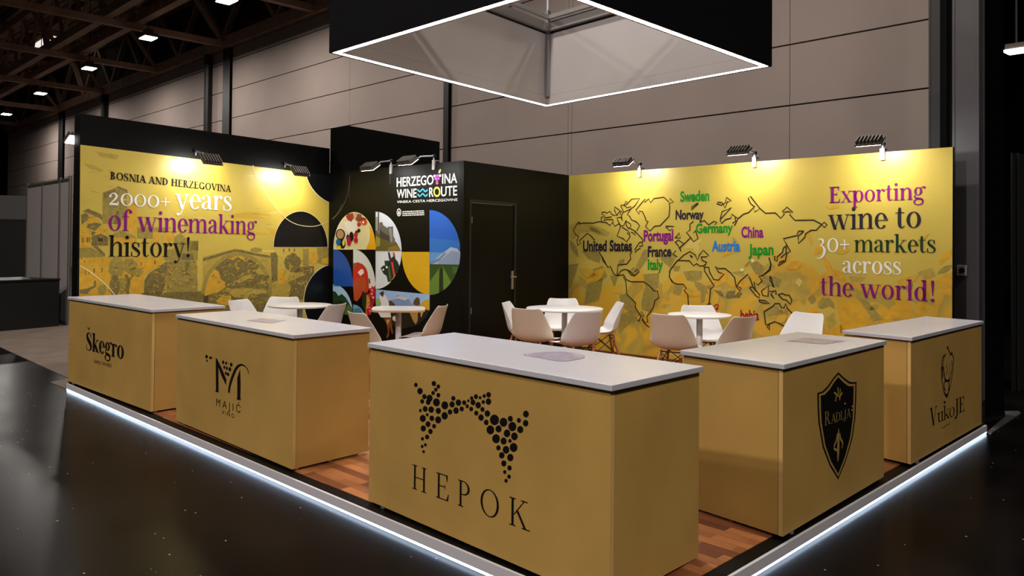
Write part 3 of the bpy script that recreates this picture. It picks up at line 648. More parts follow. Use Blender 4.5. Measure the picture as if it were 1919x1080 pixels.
for y in (412, 583):
    z = P_side.on(880, y).z; m = MB(); m.tube([(d0 + e * .036 + n * .008) + Vector((0, 0, z - .04)), (d0 + e * .036 + n * .008) + Vector((0, 0, z + .04))], .01, 8); m.build('hinge', M_alud, door)
m = MB(); m.prism(off(wK, wE, 0.05), HP, HW)
structure(m.build('wall_right', M_black))
P_tow = Plane(wB - P_cab.n * .06, wC - P_cab.n * .06); t0, t1 = P_tow.on(619.5, 241), P_tow.on(653, 235); HT = (t0.z + t1.z) / 2; t2 = at(824, 266, HT)
m = MB(); m.prism([xy(t0), xy(t1), xy(t2), xy(t0 + t2 - t1)], HP, HT); structure(m.build('wall_tower', M_black))
m = MB(); a, b = wK + P_right.n * .012, wE + P_right.n * .012; m.prism(off(a, b, .012), HP, HP + .03); structure(m.build('baseboard_right', mat('brown_skirting', (110, 60, 32), 0.5)))

# ------------------------------------------------------------------ printed wall, left: slogan over a town and a stone bridge
m_left = thing('wall_mural', 'yellow wall print of an old stone bridge town with the 2000+ years slogan', 'wall print', (wA.x, wA.y, HP))
A_ = lambda p: Z(140, 260, 3.838, p); B_ = lambda p: Z(140, 330, 7.676, p); C_ = lambda p: Z(140, 440, 7.2, p); D_ = lambda p: Z(380, 440, 7.2, p)
tr = (574, 324); slope = (tr[1] - 271.3) / (tr[0] - 150.5)
W_ = [(150.5, 271.3), (617, 271.3 + slope * (617 - 150.5)), (617.5, 640), (147.5, 640)]
pr = Print(P_left)
def P1(px, m_, k=2): pr.poly(px, m_, k, W_)
pr.poly(W_, M_yellow, 1)
P1(A_([(60, 175), (130, 190), (205, 225), (190, 240), (110, 215)]), M_olivefaint); P1(A_([(150, 90), (320, 120), (300, 150), (180, 130)]), M_olivefaint)
for q in ([(1090, 550), (1250, 525), (1420, 545), (1350, 580), (1180, 570)], [(1000, 640), (1200, 650), (1420, 690), (1200, 700)], [(1380, 640), (1600, 690), (1440, 720)]): P1(A_(q), M_amberfaint)
P1(B_([(400, 240), (590, 165), (740, 190), (755, 420), (755, 500), (740, 560), (640, 690), (400, 690)]), M_olive)
P1(B_([(755, 420), (840, 400), (890, 450), (890, 850), (800, 800), (755, 780), (745, 560)]), M_amber)
P1(B_([(410, 250), (590, 180), (590, 230), (430, 330)]), M_olive2, 3); P1(B_([(600, 500), (640, 500), (640, 690), (560, 690)]), M_olive2, 3)
pr.line(B_([(610, 155), (745, 210), (750, 250)]), .02, M_olive2, 3, sm=False)
for q in ([(110, 510), (190, 470), (330, 530), (390, 560), (400, 640), (350, 600), (210, 540)], [(90, 560), (170, 530), (210, 600), (100, 700)], [(190, 690), (300, 670), (390, 690), (290, 790), (170, 740)], [(280, 860), (380, 830), (480, 880), (480, 1000), (280, 1000)], [(240, 800), (280, 800), (280, 1000), (240, 1000)]): P1(B_(q), M_olive2, 3)
for q in ([(100, 720), (200, 620), (215, 560), (330, 600), (370, 670), (190, 690), (170, 740)], [(78, 740), (230, 770), (230, 1030), (76, 1030)], [(290, 810), (430, 690), (480, 780), (480, 850), (380, 830), (300, 860)], [(560, 880), (880, 880), (900, 980), (560, 980)], [(1130, 800), (1220, 800), (1220, 940), (1130, 960)], [(1280, 800), (1430, 830), (1420, 940), (1290, 960)]): P1(B_(q), M_amber, 2)
for q in ([(560, 830), (660, 790), (860, 860), (870, 890), (560, 880)], [(900, 740), (1390, 740), (1280, 800), (1130, 800), (1120, 900), (900, 900)], [(1430, 880), (1520, 820), (1600, 900), (1600, 1000), (1430, 1000)], [(1660, 930), (1780, 930), (1780, 1070), (1660, 1070)]): P1(B_(q), M_olive, 3)
for x0, y0, x1, y1 in ((105, 885, 125, 955), (170, 880, 190, 955), (200, 880, 218, 955), (340, 895, 360, 945), (375, 895, 395, 945)): P1(B_([(x0, y0), (x1, y0), (x1, y1), (x0, y1)]), M_olive2 if x0 < 330 else M_ink, 5)
P1(C_([(60, 300), (470, 310), (1210, 310), (1130, 440), (1000, 500), (930, 560), (930, 800), (60, 840)]), M_amber, 2)
P1(C_([(60, 180), (220, 170), (410, 290), (380, 300), (60, 310)]), M_olive, 3); P1(C_([(240, 150), (300, 150), (410, 260), (405, 300)]), M_olive2, 4)
for x0, y0, x1, y1 in ((135, 490, 152, 545), (250, 455, 270, 512), (362, 445, 378, 506), (130, 345, 142, 378), (250, 345, 262, 362), (365, 345, 377, 362), (185, 490, 196, 535), (830, 380, 838, 410), (890, 370, 904, 420), (1070, 350, 1090, 395)): P1(C_([(x0, y0), (x1, y0), (x1, y1), (x0, y1)]), M_olive2, 4)
P1(C_([(65, 745), (170, 725), (255, 690), (260, 620), (285, 620), (290, 700), (190, 760), (180, 800), (70, 790)]), M_olive2, 4)
def blob(f, cx, cy, rx, ry, m_, k=3, n=22, j=0.12):
    rnd = random.Random(int(cx * 7 + cy)); P1(f([(cx + rx * math.cos(t * 2 * math.pi / n) * (1 + rnd.uniform(-j, j)), cy + ry * math.sin(t * 2 * math.pi / n) * (1 + rnd.uniform(-j, j))) for t in range(n)]), m_, k)
blob(C_, 560, 440, 105, 140, M_olive); blob(C_, 740, 410, 95, 95, M_olive); blob(C_, 820, 500, 95, 60, M_olive); blob(C_, 540, 690, 65, 140, M_olive2, 4); blob(C_, 640, 690, 70, 110, M_olive, 3); blob(C_, 370, 740, 60, 70, M_olive, 3)
pr.line(C_([(690, 540), (730, 640), (715, 720), (712, 800)]), .035, M_olive2, 4); pr.line(C_([(730, 620), (790, 540)]), .02, M_olive2, 4, sm=False)
P1(C_([(940, 620), (1000, 520), (1110, 450), (1180, 400), (1240, 360), (1250, 600), (1180, 790), (930, 800)]), M_olive2, 3)
P1(C_([(1240, 360), (1480, 355), (1645, 360), (1660, 760), (1240, 800)]), M_olive, 2)
P1(C_([(1210, 210), (1330, 190), (1440, 100), (1520, 100), (1660, 90), (1660, 350), (1210, 350)]), M_olive, 3); P1(C_([(1440, 260), (1600, 255), (1600, 340), (1440, 340)]), M_olive2, 4); P1(C_([(1480, 360), (1560, 360), (1500, 560), (1470, 520)]), M_olive2, 4)
P1(C_([(900, 790), (1800, 760), (1800, 1000), (900, 1000)]), M_olive2, 3)
P1(D_([(0, 300), (420, 190), (520, 200), (910, 280), (960, 330), (940, 1050), (0, 1050)]), M_olivefaint, 2)
P1(D_([(0, 322), (200, 262), (430, 196), (520, 205), (700, 250), (910, 285), (910, 312), (700, 280), (520, 236), (430, 226), (200, 297), (0, 358)]), M_olive2, 4)
P1(D_([(10, 860), (20, 760), (60, 600), (180, 420), (330, 310), (450, 278), (600, 305), (760, 405), (860, 555), (892, 700), (880, 900), (830, 1060), (10, 1060)]), M_olive2, 3)
pr.line(D_([(0, 800), (12, 720), (62, 560), (172, 408), (312, 302), (450, 264), (602, 288), (764, 392), (874, 558), (908, 700), (900, 860)]), .05, M_olive, 5)
for q in ([(40, 640), (150, 460), (210, 500), (240, 600), (300, 640), (300, 720), (200, 780), (120, 800), (20, 830)], [(360, 322), (450, 285), (540, 282), (640, 330), (560, 352), (470, 300), (400, 345)], [(180, 880), (260, 830), (380, 820), (380, 960), (200, 930)], [(300, 740), (340, 715), (375, 735), (330, 770)]): P1(D_(q), M_amber, 4)
for q in ([(320, 740), (600, 720), (880, 750), (860, 790), (650, 800), (600, 860), (420, 840)], [(540, 560), (660, 530), (680, 570), (400, 690), (380, 690)], [(680, 670), (770, 640), (840, 620), (840, 670), (780, 650)], [(700, 490), (760, 440), (840, 510), (760, 550)]): P1(D_(q), M_olivefaint, 4)
for i in range(26):
    rnd = random.Random(i); x, y = rnd.uniform(200, 800), rnd.uniform(360, 960); pr.line(D_([(x, y), (x + 20, y - 25), (x + rnd.uniform(30, 90), y - rnd.uniform(0, 50))]), .012, M_olive if i % 2 else M_olivefaint, 5)
P1(D_([(915, 250), (980, 235), (1010, 290), (1005, 620), (930, 640)]), M_olive2, 5)
P1(D_([(900, 660), (1180, 620), (1360, 900), (1340, 1060), (820, 1060)]), M_olivefaint, 3)
blob(D_, 1210, 380, 110, 125, M_olive2, 4); P1(D_([(1130, 620), (1300, 440), (1500, 420), (1500, 520), (1380, 700), (1350, 880), (1150, 860), (1190, 700)]), M_olive2, 4)
for q in ([(1440, 230), (1540, 230), (1560, 330), (1520, 400), (1440, 390)], [(1600, 330), (1700, 300), (1710, 390), (1610, 400)], [(1020, 470), (1110, 460), (1110, 680), (1010, 660)]): P1(D_(q), M_amber, 5)
P1(D_([(1160, 530), (1350, 500), (1370, 550), (1130, 650)]), M_olivefaint, 5)
for q in ([(1350, 190), (1430, 190), (1430, 420), (1350, 430)], [(1540, 170), (1712, 170), (1712, 420), (1540, 380)]): P1(D_(q), M_olive, 4)
for x0, y0, x1, y1 in ((1080, 192, 1098, 230), (1155, 190, 1175, 225), (1225, 190, 1245, 225)): P1(D_([(x0, y0), (x1, y0), (x1, y1), (x0, y1)]), M_olive2, 5)
blob(D_, 720, 205, 80, 30, M_olive, 4); P1(D_([(800, 210), (960, 205), (970, 240), (800, 240)]), M_straw, 4)
def inside(x, y, q):
    r_ = False
    for i in range(len(q)):
        (x0, y0), (x1, y1) = q[i - 1], q[i]
        if (y0 > y) != (y1 > y) and x < (x1 - x0) * (y - y0) / (y1 - y0) + x0: r_ = not r_
    return r_
def scatter(q, n, mats_, smin, smax, k, seed, ang=(-180, 180), thin=.35):   # small brush marks inside an outline
    rnd = random.Random(seed); xs_, ys_ = [p[0] for p in q], [p[1] for p in q]; c_ = 0
    while c_ < n:
        x, y = rnd.uniform(min(xs_), max(xs_)), rnd.uniform(min(ys_), max(ys_)); n -= 0 if inside(x, y, q) else 0.34
        if not inside(x, y, q): continue
        L, a_ = rnd.uniform(smin, smax), math.radians(rnd.uniform(*ang)); ca, sa = math.cos(a_), math.sin(a_); w_ = L * thin * rnd.uniform(.6, 1.3)
        P1([(x, y), (x + ca * L * .4 - sa * w_ / 2, y + sa * L * .4 + ca * w_ / 2), (x + ca * L, y + sa * L), (x + ca * L * .6 + sa * w_ / 2, y + sa * L * .6 - ca * w_ / 2)], mats_[c_ % len(mats_)], k + c_ % 2); c_ += 1
LEAF = (M_olive2, M_olivefaint, M_olive, M_amberfaint)
scatter(C_([(470, 320), (680, 320), (900, 440), (900, 560), (760, 620), (640, 800), (470, 800)]), 120, LEAF, 3, 8, 5, 1)
scatter(C_([(940, 620), (1000, 520), (1180, 400), (1640, 360), (1660, 760), (930, 800)]), 200, LEAF, 3, 9, 5, 2)
scatter(D_([(60, 640), (180, 430), (330, 320), (600, 310), (760, 410), (880, 560), (880, 900), (700, 1000), (60, 1000)]), 220, (M_olive, M_olivefaint, M_olive2, M_amberfaint), 3, 10, 5, 3, (-60, 10))
scatter(D_([(1100, 260), (1320, 260), (1320, 440), (1500, 430), (1370, 700), (1340, 880), (1140, 860), (1180, 640)]), 110, LEAF, 3, 9, 5, 4)
scatter(D_([(1000, 250), (1100, 240), (1120, 700), (1000, 900), (880, 1000), (900, 700)]), 50, (M_amberfaint, M_olive), 2, 6, 5, 5)
scatter(C_([(60, 310), (470, 320), (480, 780), (60, 800)]), 60, (M_olivefaint, M_straw, M_olive), 2, 5, 4, 6)
scatter(B_([(400, 250), (590, 180), (740, 200), (750, 500), (640, 690), (400, 690)]), 70, (M_olive2, M_olivefaint), 2, 5, 4, 7)
scatter(B_([(80, 520), (390, 560), (480, 850), (480, 1000), (80, 1020)]), 60, (M_olive2, M_straw, M_olive), 2, 6, 4, 8, (-40, 40))
scatter(C_([(60, 180), (220, 170), (410, 290), (60, 310)]), 40, (M_olive2, M_olivefaint), 3, 7, 5, 9, (20, 40), .2)
scatter(B_([(560, 740), (1420, 740), (1700, 930), (1780, 1060), (560, 980)]), 90, (M_olive, M_olivefaint, M_amber), 2, 6, 4, 10)
scatter(A_([(60, 60), (1500, 260), (1400, 700), (900, 740), (500, 560), (60, 420)]), 40, (M_olivefaint, M_straw), 10, 34, 2, 11, (-4, 14), .12)
# black discs with pale rims, thin pale rings
for e_, rim in ((ell(*A_([(1950, 190)])[0], 294 / 3.838, 294 / 3.838, n=60), ell(*A_([(1950, 190)])[0], 299 / 3.838, 299 / 3.838, n=60)), (ell(563, 463, 50.5, 66.5, 0, 180), ell(563, 463.4, 51.4, 67.6, 0, 180)), (ell(630.5, 565, 61, 70, n=60), ell(630.5, 565, 62, 71, n=60))):
    P1(rim, M_cream, 6); P1(e_, M_blackprint, 7)
WR = (148, 260, 617, 640)
pr.line(A_([(1280, 190), (1300, 260), (1345, 345), (1400, 430), (1455, 505), (1520, 575), (1600, 618), (1700, 632), (1770, 618), (1835, 585)]), .009, M_cream, 8, win=WR)
pr.line(C_([(55, 413), (150, 465), (215, 508), (280, 560), (345, 610), (400, 660), (445, 705), (485, 750), (530, 805), (580, 880)]), .011, M_cream, 8, win=WR)
pr.build('printed_scene', m_left)
pr = None
CAPF = serif_font(.2, .05, .19, .085)
PB = lambda t, tr=0.0: layout(t, CAPF, True, tr)
letter('place_lettering', P_left, m_left, PB('BOSNIA AND HERZEGOVINA'), (206, 336), (433, 360.5), 14.3, 1, M_ink, 9)
letter('slogan_lettering', P_left, m_left, layout('2000+', PLAY), (203.5, 384.2), (318, 390.2), 23.5, 1, M_white, 9)
letter('slogan_lettering', P_left, m_left, layout('years', PLAY), (327, 391), (433.5, 395), 28, 1, M_white, 9)
letter('slogan_lettering', P_left, m_left, layout('of winemaking', PLAY), (202.8, 432), (481, 439.5), 28, 1, M_purple, 9)
letter('slogan_lettering', P_left, m_left, layout('history!', PLAY), (202.5, 481), (355, 481.5), 27.5, 1, M_ink, 9)
# ------------------------------------------------------------------ printed wall, right: world map of export markets
m_right = thing('wall_mural', 'yellow wall print with a line-drawn world map and country names', 'wall print', (wK.x, wK.y, HP))
R1 = lambda p: Z(1060, 350, 8.309, p); R2 = lambda p: Z(1060, 460, 6.0, p); R3 = lambda p: Z(1250, 350, 6.0, p); R4 = lambda p: Z(1250, 480, 6.617, p); R5 = lambda p: Z(1480, 440, 5.4, p)
pr = Print(P_right)
W_ = [(1066.4, 329.3), (1785, 276), (1783, 700), (1064.5, 657)]
def P1(px, m_, k=2): pr.poly(px, m_, k, W_)
pr.poly([(1066.4, 329.0), (1785.6, 275.6), (1783.4, 790), (1064.5, 648.5)], M_backdrop, 1)
for q in ([(60, 600), (160, 560), (330, 570), (560, 640), (690, 720), (640, 780), (560, 760), (430, 700), (250, 720), (120, 820), (60, 800)], [(330, 600), (480, 650), (560, 720), (520, 760), (400, 700)]): P1(R1(q), M_olivefaint, 3)
for q in ([(30, 220), (150, 200), (110, 330), (60, 480), (30, 500)], [(240, 440), (420, 370), (400, 520), (370, 620), (210, 670)], [(500, 340), (590, 350), (550, 485)], [(870, 325), (1050, 310), (1055, 470), (980, 520), (900, 480)], [(885, 480), (1000, 515), (1050, 600), (960, 760), (860, 720), (850, 650)], [(600, 560), (680, 540), (780, 650), (830, 790), (760, 760), (640, 700)], [(180, 60), (330, 50), (400, 130), (380, 200), (250, 150)], [(790, 230), (880, 50), (960, 40), (920, 160), (830, 280)], [(1060, 150), (1180, 60), (1250, 120), (1180, 260)], [(560, 800), (740, 730), (820, 840), (700, 900), (600, 1000)], [(300, 270), (420, 230), (470, 350), (380, 420)]): P1(R2(q), M_olive, 3)
for q in ([(200, 195), (320, 180), (438, 190), (430, 290), (340, 322), (245, 300)], [(85, 360), (205, 370), (165, 490), (75, 470)], [(580, 420), (720, 440), (850, 430), (940, 460), (900, 520), (750, 528), (650, 490)], [(1030, 100), (1120, 60), (1225, 150), (1180, 245), (1100, 225)], [(800, 200), (960, 190), (900, 250)], [(1150, 330), (1200, 250), (1290, 240), (1420, 290), (1390, 390), (1280, 380)], [(1240, 690), (1350, 620), (1510, 640), (1500, 740), (1250, 740)], [(1420, 780), (1490, 760), (1480, 830), (1430, 820)], [(460, 370), (560, 360), (540, 420), (470, 400)], [(70, 130), (170, 120), (150, 190), (90, 190)], [(960, 120), (1040, 40), (1060, 70), (980, 140)], [(420, 420), (480, 440), (470, 560), (420, 600)]): P1(R4(q), M_olive if q[0][0] not in (580,) else M_olive2, 3)
for q in ([(200, 580), (300, 420), (420, 345), (540, 380), (575, 470), (450, 440), (330, 520), (230, 610)], [(1500, 270), (1560, 190), (1640, 150), (1640, 220), (1520, 310)], [(1480, 480), (1560, 400), (1640, 380), (1640, 620), (1500, 590)], [(510, 920), (520, 740), (600, 680), (690, 720), (830, 880), (700, 1000), (510, 1000)], [(1270, 810), (1340, 740), (1430, 720), (1350, 800), (1260, 850)], [(850, 900), (960, 780), (1090, 690), (1230, 700), (1270, 800), (1180, 850), (1050, 850)], [(420, 1060), (440, 920), (520, 910), (560, 1060)], [(170, 740), (270, 740), (290, 800), (190, 850)], [(1080, 470), (1220, 420), (1240, 470), (1120, 520)]): P1(R5(q), M_amber, 3)
for q in ([(290, 690), (330, 640), (400, 640), (450, 690), (455, 750), (400, 720), (330, 750), (290, 740)], [(690, 640), (780, 660), (950, 860), (850, 880)], [(130, 600), (170, 620), (150, 720), (80, 640)], [(180, 650), (240, 600), (270, 660), (220, 710)], [(600, 540), (690, 560), (660, 640), (580, 600)], [(1240, 640), (1420, 640), (1480, 740), (1380, 690), (1280, 720)], [(360, 840), (450, 780), (470, 900), (400, 980)], [(600, 420), (780, 430), (720, 480), (620, 480)], [(1290, 380), (1440, 330), (1480, 420), (1360, 450)], [(0, 420), (120, 440), (200, 540), (120, 570), (10, 500)]): P1(R5(q), M_olivefaint if q[0][0] not in (290, 180, 690) else M_olive, 4)
P1(R5([(55, 480), (90, 440), (130, 470), (100, 530)]), M_straw, 5); P1(Z(1400, 240, 2.7, [(395, 395), (465, 390), (465, 405), (420, 412)]), M_amber, 4)
for cx, cy in ((963, 832), (845, 935)): P1(R3(ell(cx, cy, 22, 18, n=14)), M_cream, 5)
P1(R3([(190, 690), (260, 600), (330, 610), (395, 580), (395, 610), (350, 650), (370, 690), (340, 760), (290, 690)]), M_straw, 4)
def petal(x, y, L, wd, an, m_, k):
    an = math.radians(an); ca, sa = math.cos(an), math.sin(an); n = 12
    P1([(x + ca * (L * t) - sa * wd * math.sin(math.pi * t) * s_, y + sa * (L * t) + ca * wd * math.sin(math.pi * t) * s_) for s_, ts in ((1, range(n + 1)), (-1, range(n - 1, 0, -1))) for t in [i / n for i in ts]], m_, k)
rnd = random.Random(12)
for i in range(46):
    x = rnd.uniform(1080, 1775); y = rnd.uniform(500, 640) if i % 3 else rnd.uniform(455, 560)
    petal(x, y, rnd.uniform(14, 46), rnd.uniform(3, 9), rnd.uniform(-160, 20), (M_olivefaint, M_amber, M_olive, M_amberfaint)[i % 4], 4 + i % 2)
pr.build('printed_backdrop', m_right)
pr = Print(P_right); LW = .0155
lines = [(R1, [(200, 580), (290, 565), (430, 570), (520, 545), (640, 560), (690, 605), (735, 560), (770, 615), (830, 580), (860, 610)], 0), (R1, [(215, 545), (180, 580), (120, 680), (160, 750), (210, 775), (180, 830), (190, 920), (235, 880), (215, 845), (345, 725), (400, 770), (455, 835)], 0), (R1, [(215, 545), (225, 575), (200, 590)], 0),
 (R1, [(560, 540), (555, 480), (620, 455), (570, 430), (565, 400), (620, 395), (640, 415), (690, 385), (730, 440), (800, 450), (765, 370), (765, 315), (830, 360), (850, 385), (905, 390), (860, 300), (870, 285), (920, 300), (940, 225), (965, 240), (945, 290), (1030, 195), (1155, 185), (1080, 300), (1020, 345), (960, 440), (1000, 460), (1030, 520), (1100, 545), (1155, 605), (1110, 690)], 0),
 (R1, [(905, 270), (955, 330), (1020, 310), (1020, 345), (940, 385), (900, 400), (870, 450), (880, 500)], 0), (R1, [(600, 490), (720, 470)], 0), (R1, [(590, 530), (650, 510), (740, 515), (740, 560)], 0), (R1, [(860, 610), (820, 540), (800, 490), (860, 475), (890, 530)], 0), (R1, [(800, 450), (830, 400), (870, 380), (850, 440)], 0),
 (R1, [(860, 610), (905, 610), (940, 530), (1010, 580), (1020, 630), (985, 640), (1080, 690), (1090, 760), (1050, 720), (1020, 710)], 0), (R1, [(940, 530), (945, 600), (985, 660)], 0), (R1, [(860, 610), (805, 770), (900, 810), (950, 860), (1010, 770), (960, 720), (985, 700), (1005, 745)], 0), (R1, [(880, 630), (975, 690)], 0), (R1, [(1080, 690), (1200, 820), (1205, 860)], 0), (R1, [(1205, 860), (1150, 870), (1080, 980), (1085, 1030), (1110, 990), (1165, 960), (1150, 930), (1210, 920), (1190, 880)], 0),
 (R1, [(1210, 225), (1095, 365), (1150, 430), (1150, 380), (1200, 390), (1240, 480), (1260, 540), (1290, 535), (1245, 620), (1315, 690), (1390, 615), (1470, 610), (1610, 465), (1625, 330), (1615, 260), (1680, 240), (1625, 185), (1610, 240), (1530, 165), (1380, 185), (1325, 250), (1295, 190), (1235, 245), (1215, 220), (1245, 195)], 0), (R1, [(1560, 615), (1690, 620), (1625, 685), (1560, 625)], 0),
 (R2, [(370, 70), (415, 130), (455, 210), (480, 250), (500, 230), (550, 330), (590, 340), (655, 330), (685, 385), (740, 410), (880, 410), (940, 450), (1000, 515), (1035, 510), (1050, 590), (1005, 620), (985, 710), (915, 800), (925, 860), (890, 870), (865, 820), (885, 790), (850, 800), (785, 700), (790, 650), (690, 550), (680, 410), (650, 350)], 0), (R2, [(410, 130), (420, 170), (460, 220)], 0), (R2, [(750, 65), (725, 110), (735, 150), (690, 210), (590, 220), (580, 335)], 0), (R2, [(590, 335), (620, 290), (660, 270), (710, 280), (780, 340), (830, 295), (810, 270), (780, 300)], 0), (R2, [(700, 280), (740, 335), (780, 345)], 0), (R2, [(850, 800), (820, 860), (810, 840)], 0), (R2, [(860, 830), (890, 880), (940, 920)], 0),
 (R3, [(120, 830), (30, 950), (30, 1020), (60, 1075)], 0), (R4, [(125, 60), (40, 175), (30, 260), (80, 330), (130, 350), (205, 350), (240, 400), (215, 430), (260, 480), (270, 640)], 0), (R4, [(125, 55), (280, 60), (330, 120), (370, 95), (410, 125), (460, 120), (495, 80), (430, 50)], 0), (R4, [(460, 120), (470, 190), (520, 270), (585, 370), (540, 410), (525, 580), (485, 640)], 0), (R4, [(460, 140), (520, 140), (530, 200), (580, 290), (640, 300), (710, 225), (640, 200), (600, 130), (640, 155), (720, 155), (790, 210), (840, 270), (860, 380), (910, 435), (920, 400), (870, 370), (900, 320), (1005, 225), (1030, 280), (1060, 360), (1100, 440), (1080, 320), (1130, 360), (1180, 310), (1140, 250), (1190, 240), (1270, 170), (1290, 100), (1265, 20)], 0), (R4, [(525, 580), (545, 590), (500, 640)], 0),
 (R4, [(1025, 395), (1100, 490), (1145, 520), (1150, 480), (1070, 390), (1040, 385)], 1), (R4, [(1140, 545), (1220, 555), (1275, 590), (1210, 585), (1150, 570)], 1), (R4, [(1170, 435), (1260, 365), (1255, 500), (1190, 490)], 1), (R4, [(1270, 440), (1330, 440), (1290, 470), (1330, 530), (1290, 480)], 0), (R4, [(1280, 250), (1280, 310), (1310, 340), (1330, 390), (1310, 370), (1300, 280)], 1), (R4, [(1380, 480), (1430, 465), (1490, 490), (1510, 480), (1550, 545), (1530, 600), (1480, 545), (1440, 540)], 1), (R4, [(1310, 440), (1350, 430), (1355, 480)], 0),
 (R4, [(1205, 690), (1320, 620), (1340, 590), (1395, 590), (1420, 640), (1450, 650), (1470, 590), (1495, 650), (1600, 760)], 0), (R4, [(1205, 690), (1210, 740), (1225, 850), (1270, 860), (1275, 920), (1240, 870)], 0), (R4, [(1250, 850), (1340, 815), (1400, 840), (1480, 890)], 0), (R4, [(640, 650), (600, 670), (580, 630), (610, 600), (640, 610), (620, 650), (600, 640)], 0),
 (R3, [(125, 830), (190, 770), (260, 730), (320, 770), (345, 830), (365, 770), (410, 715), (470, 775), (440, 790), (385, 790)], 0), (R3, [(260, 770), (290, 790), (280, 800)], 1), (R3, [(385, 790), (400, 830), (445, 850), (430, 890)], 0), (R3, [(145, 690), (250, 590), (265, 570), (220, 515), (260, 490), (260, 420), (300, 390)], 0), (R3, [(265, 570), (300, 620), (350, 585), (320, 490), (300, 520)], 0), (R3, [(90, 580), (140, 520), (150, 580), (100, 575)], 0), (R3, [(100, 620), (130, 600), (190, 640), (150, 680), (160, 730), (125, 660), (90, 620)], 0), (R3, [(115, 790), (70, 760), (100, 720)], 0), (R3, [(380, 400), (420, 380), (470, 430), (530, 390), (560, 400), (540, 430)], 0), (R3, [(345, 185), (280, 230), (275, 260), (300, 240), (355, 190)], 1),
 (R3, [(600, 370), (620, 280), (725, 235), (610, 360)], 1), (R3, [(600, 370), (615, 415), (660, 370), (720, 355), (730, 310), (800, 360), (760, 440)], 0), (R3, [(735, 410), (775, 390), (765, 345)], 0), (R3, [(800, 360), (860, 310), (920, 290), (975, 235), (990, 285), (1045, 245), (940, 110), (915, 130), (940, 190), (990, 230)], 0), (R3, [(1045, 245), (1110, 300), (1220, 295), (1280, 355), (1320, 310), (1300, 280), (1350, 230), (1415, 290), (1380, 315), (1440, 380), (1650, 375), (1740, 425), (1770, 400), (1800, 430), (1770, 460), (1740, 425), (1680, 490), (1620, 490), (1560, 530), (1550, 570), (1480, 640), (1475, 560), (1540, 500)], 0), (R3, [(1320, 290), (1360, 280), (1390, 290)], 0), (R3, [(1540, 500), (1480, 500), (1460, 550), (1310, 585), (1350, 660), (1390, 730), (1340, 750)], 0), (R3, [(1350, 660), (1310, 690), (1300, 740), (1240, 790), (1240, 840), (1210, 820), (1215, 780)], 0), (R3, [(1340, 680), (1340, 750), (1280, 800)], 0), (R3, [(1350, 750), (1330, 840), (1250, 890), (1270, 850), (1320, 830)], 0), (R3, [(560, 190), (610, 210), (660, 180), (670, 120), (725, 160), (680, 170), (655, 240), (620, 180), (570, 175)], 0), (R3, [(1150, 800), (1170, 880), (1160, 940), (1060, 1010)], 0)]
for f, pts, cl in [l_ for l_ in lines if l_[0] in (R1, R2)]: pr.line(f(pts), LW, M_outline, 6, closed=bool(cl), sm=False)
pr.build('map_outline', m_right); pr = Print(P_right)
for f, pts, cl in [l_ for l_ in lines if l_[0] not in (R1, R2)]: pr.line(f(pts), LW, M_outline if f is not R4 or pts[0] != (640, 650) else M_red, 6, closed=bool(cl), sm=False)
pr.build('map_outline', m_right)
SANS_H = max(p[1] for q in sans_layout('H')[0] for p in q)
def country(t, x0, y0, x1, y1, h, m_): letter('country_lettering', P_right, m_right, sans_layout(t, 0.032), (x0, y0), (x1, y1), h, SANS_H, m_, 8)
for a in (('Sweden', 1275.2, 377.9, 1329.7, 376, 18.3, M_green), ('Norway', 1266.4, 411.3, 1319, 410.5, 17, M_navy), ('Germany', 1304.4, 436.6, 1373.7, 435.2, 16.5, M_green), ('China', 1389.5, 444.7, 1431, 444.6, 19, M_purple), ('Portugal', 1206.6, 451.7, 1262, 450.7, 19.3, M_purple), ('United States', 1092.9, 470.4, 1184.7, 470.4, 18.6, M_navy), ('France', 1214.3, 481, 1258.3, 480.5, 18.6, M_navy), ('Italy', 1214.3, 505.2, 1242.8, 505, 18.3, M_green), ('Austria', 1334.3, 471, 1387, 470.7, 19, M_blue), ('Japan', 1402.9, 478, 1450, 477.5, 19.5, M_green), ('bebia', 1387.8, 599.5, 1422.6, 600, 18, M_red)): country(*a)
for t, p0, p1, h, m_ in (('Exporting', (1554.8, 380.7), (1735, 373.3), 21, M_purple), ('wine to', (1551.9, 430.7), (1726, 426.6), 27.6, M_navy), ('30+', (1531.5, 473), (1591.5, 471.7), 25, M_white), ('markets', (1601, 472.6), (1753.7, 474), 22.6, M_dkgreen), ('across', (1579, 511.8), (1689, 514.6), 22.2, M_white), ('the world!', (1537, 553), (1752, 566), 24.6, M_purple)):
    letter('slogan_lettering', P_right, m_right, layout(t, PLAY), p0, p1, h, 1, m_, 9)

# ------------------------------------------------------------------ printed cabin front
M_ring_ink = mat('grey_ring_ink', (120, 118, 112), 0.5)
m_cab = thing('wall_mural', 'black cabin front print with round-cut food and landscape photos', 'wall print', (wB.x, wB.y, HP))
Q1 = lambda p: Z(615, 380, 9.0, p); Q2 = lambda p: Z(615, 490, 7.713, p); Q3 = lambda p: Z(740, 380, 6.0, p); Q4 = lambda p: Z(690, 530, 9.82, p); Q5 = lambda p: Z(735, 310, 10.8, p)
def pic(name, win, base, items, extra=()):
    g = Print(P_cab); g.poly(win, base, 2)
    for i, (px, c) in enumerate(items): g.poly(px, cm(c), 3 + i % 20, win)
    for i, (px, c) in enumerate(extra): g.poly(px, cm(c), 6 + i % 20)
    return g.build(name, m_cab)
def cm(c): return mat('print_%02x%02x%02x' % tuple(c), c, 0.38) if not hasattr(c, 'name') else c
dk, rd, gr = (24, 20, 20), (186, 28, 34), (52, 76, 28)
win = ell(664.5, 468, 39.7, 70.5, 0, 180)
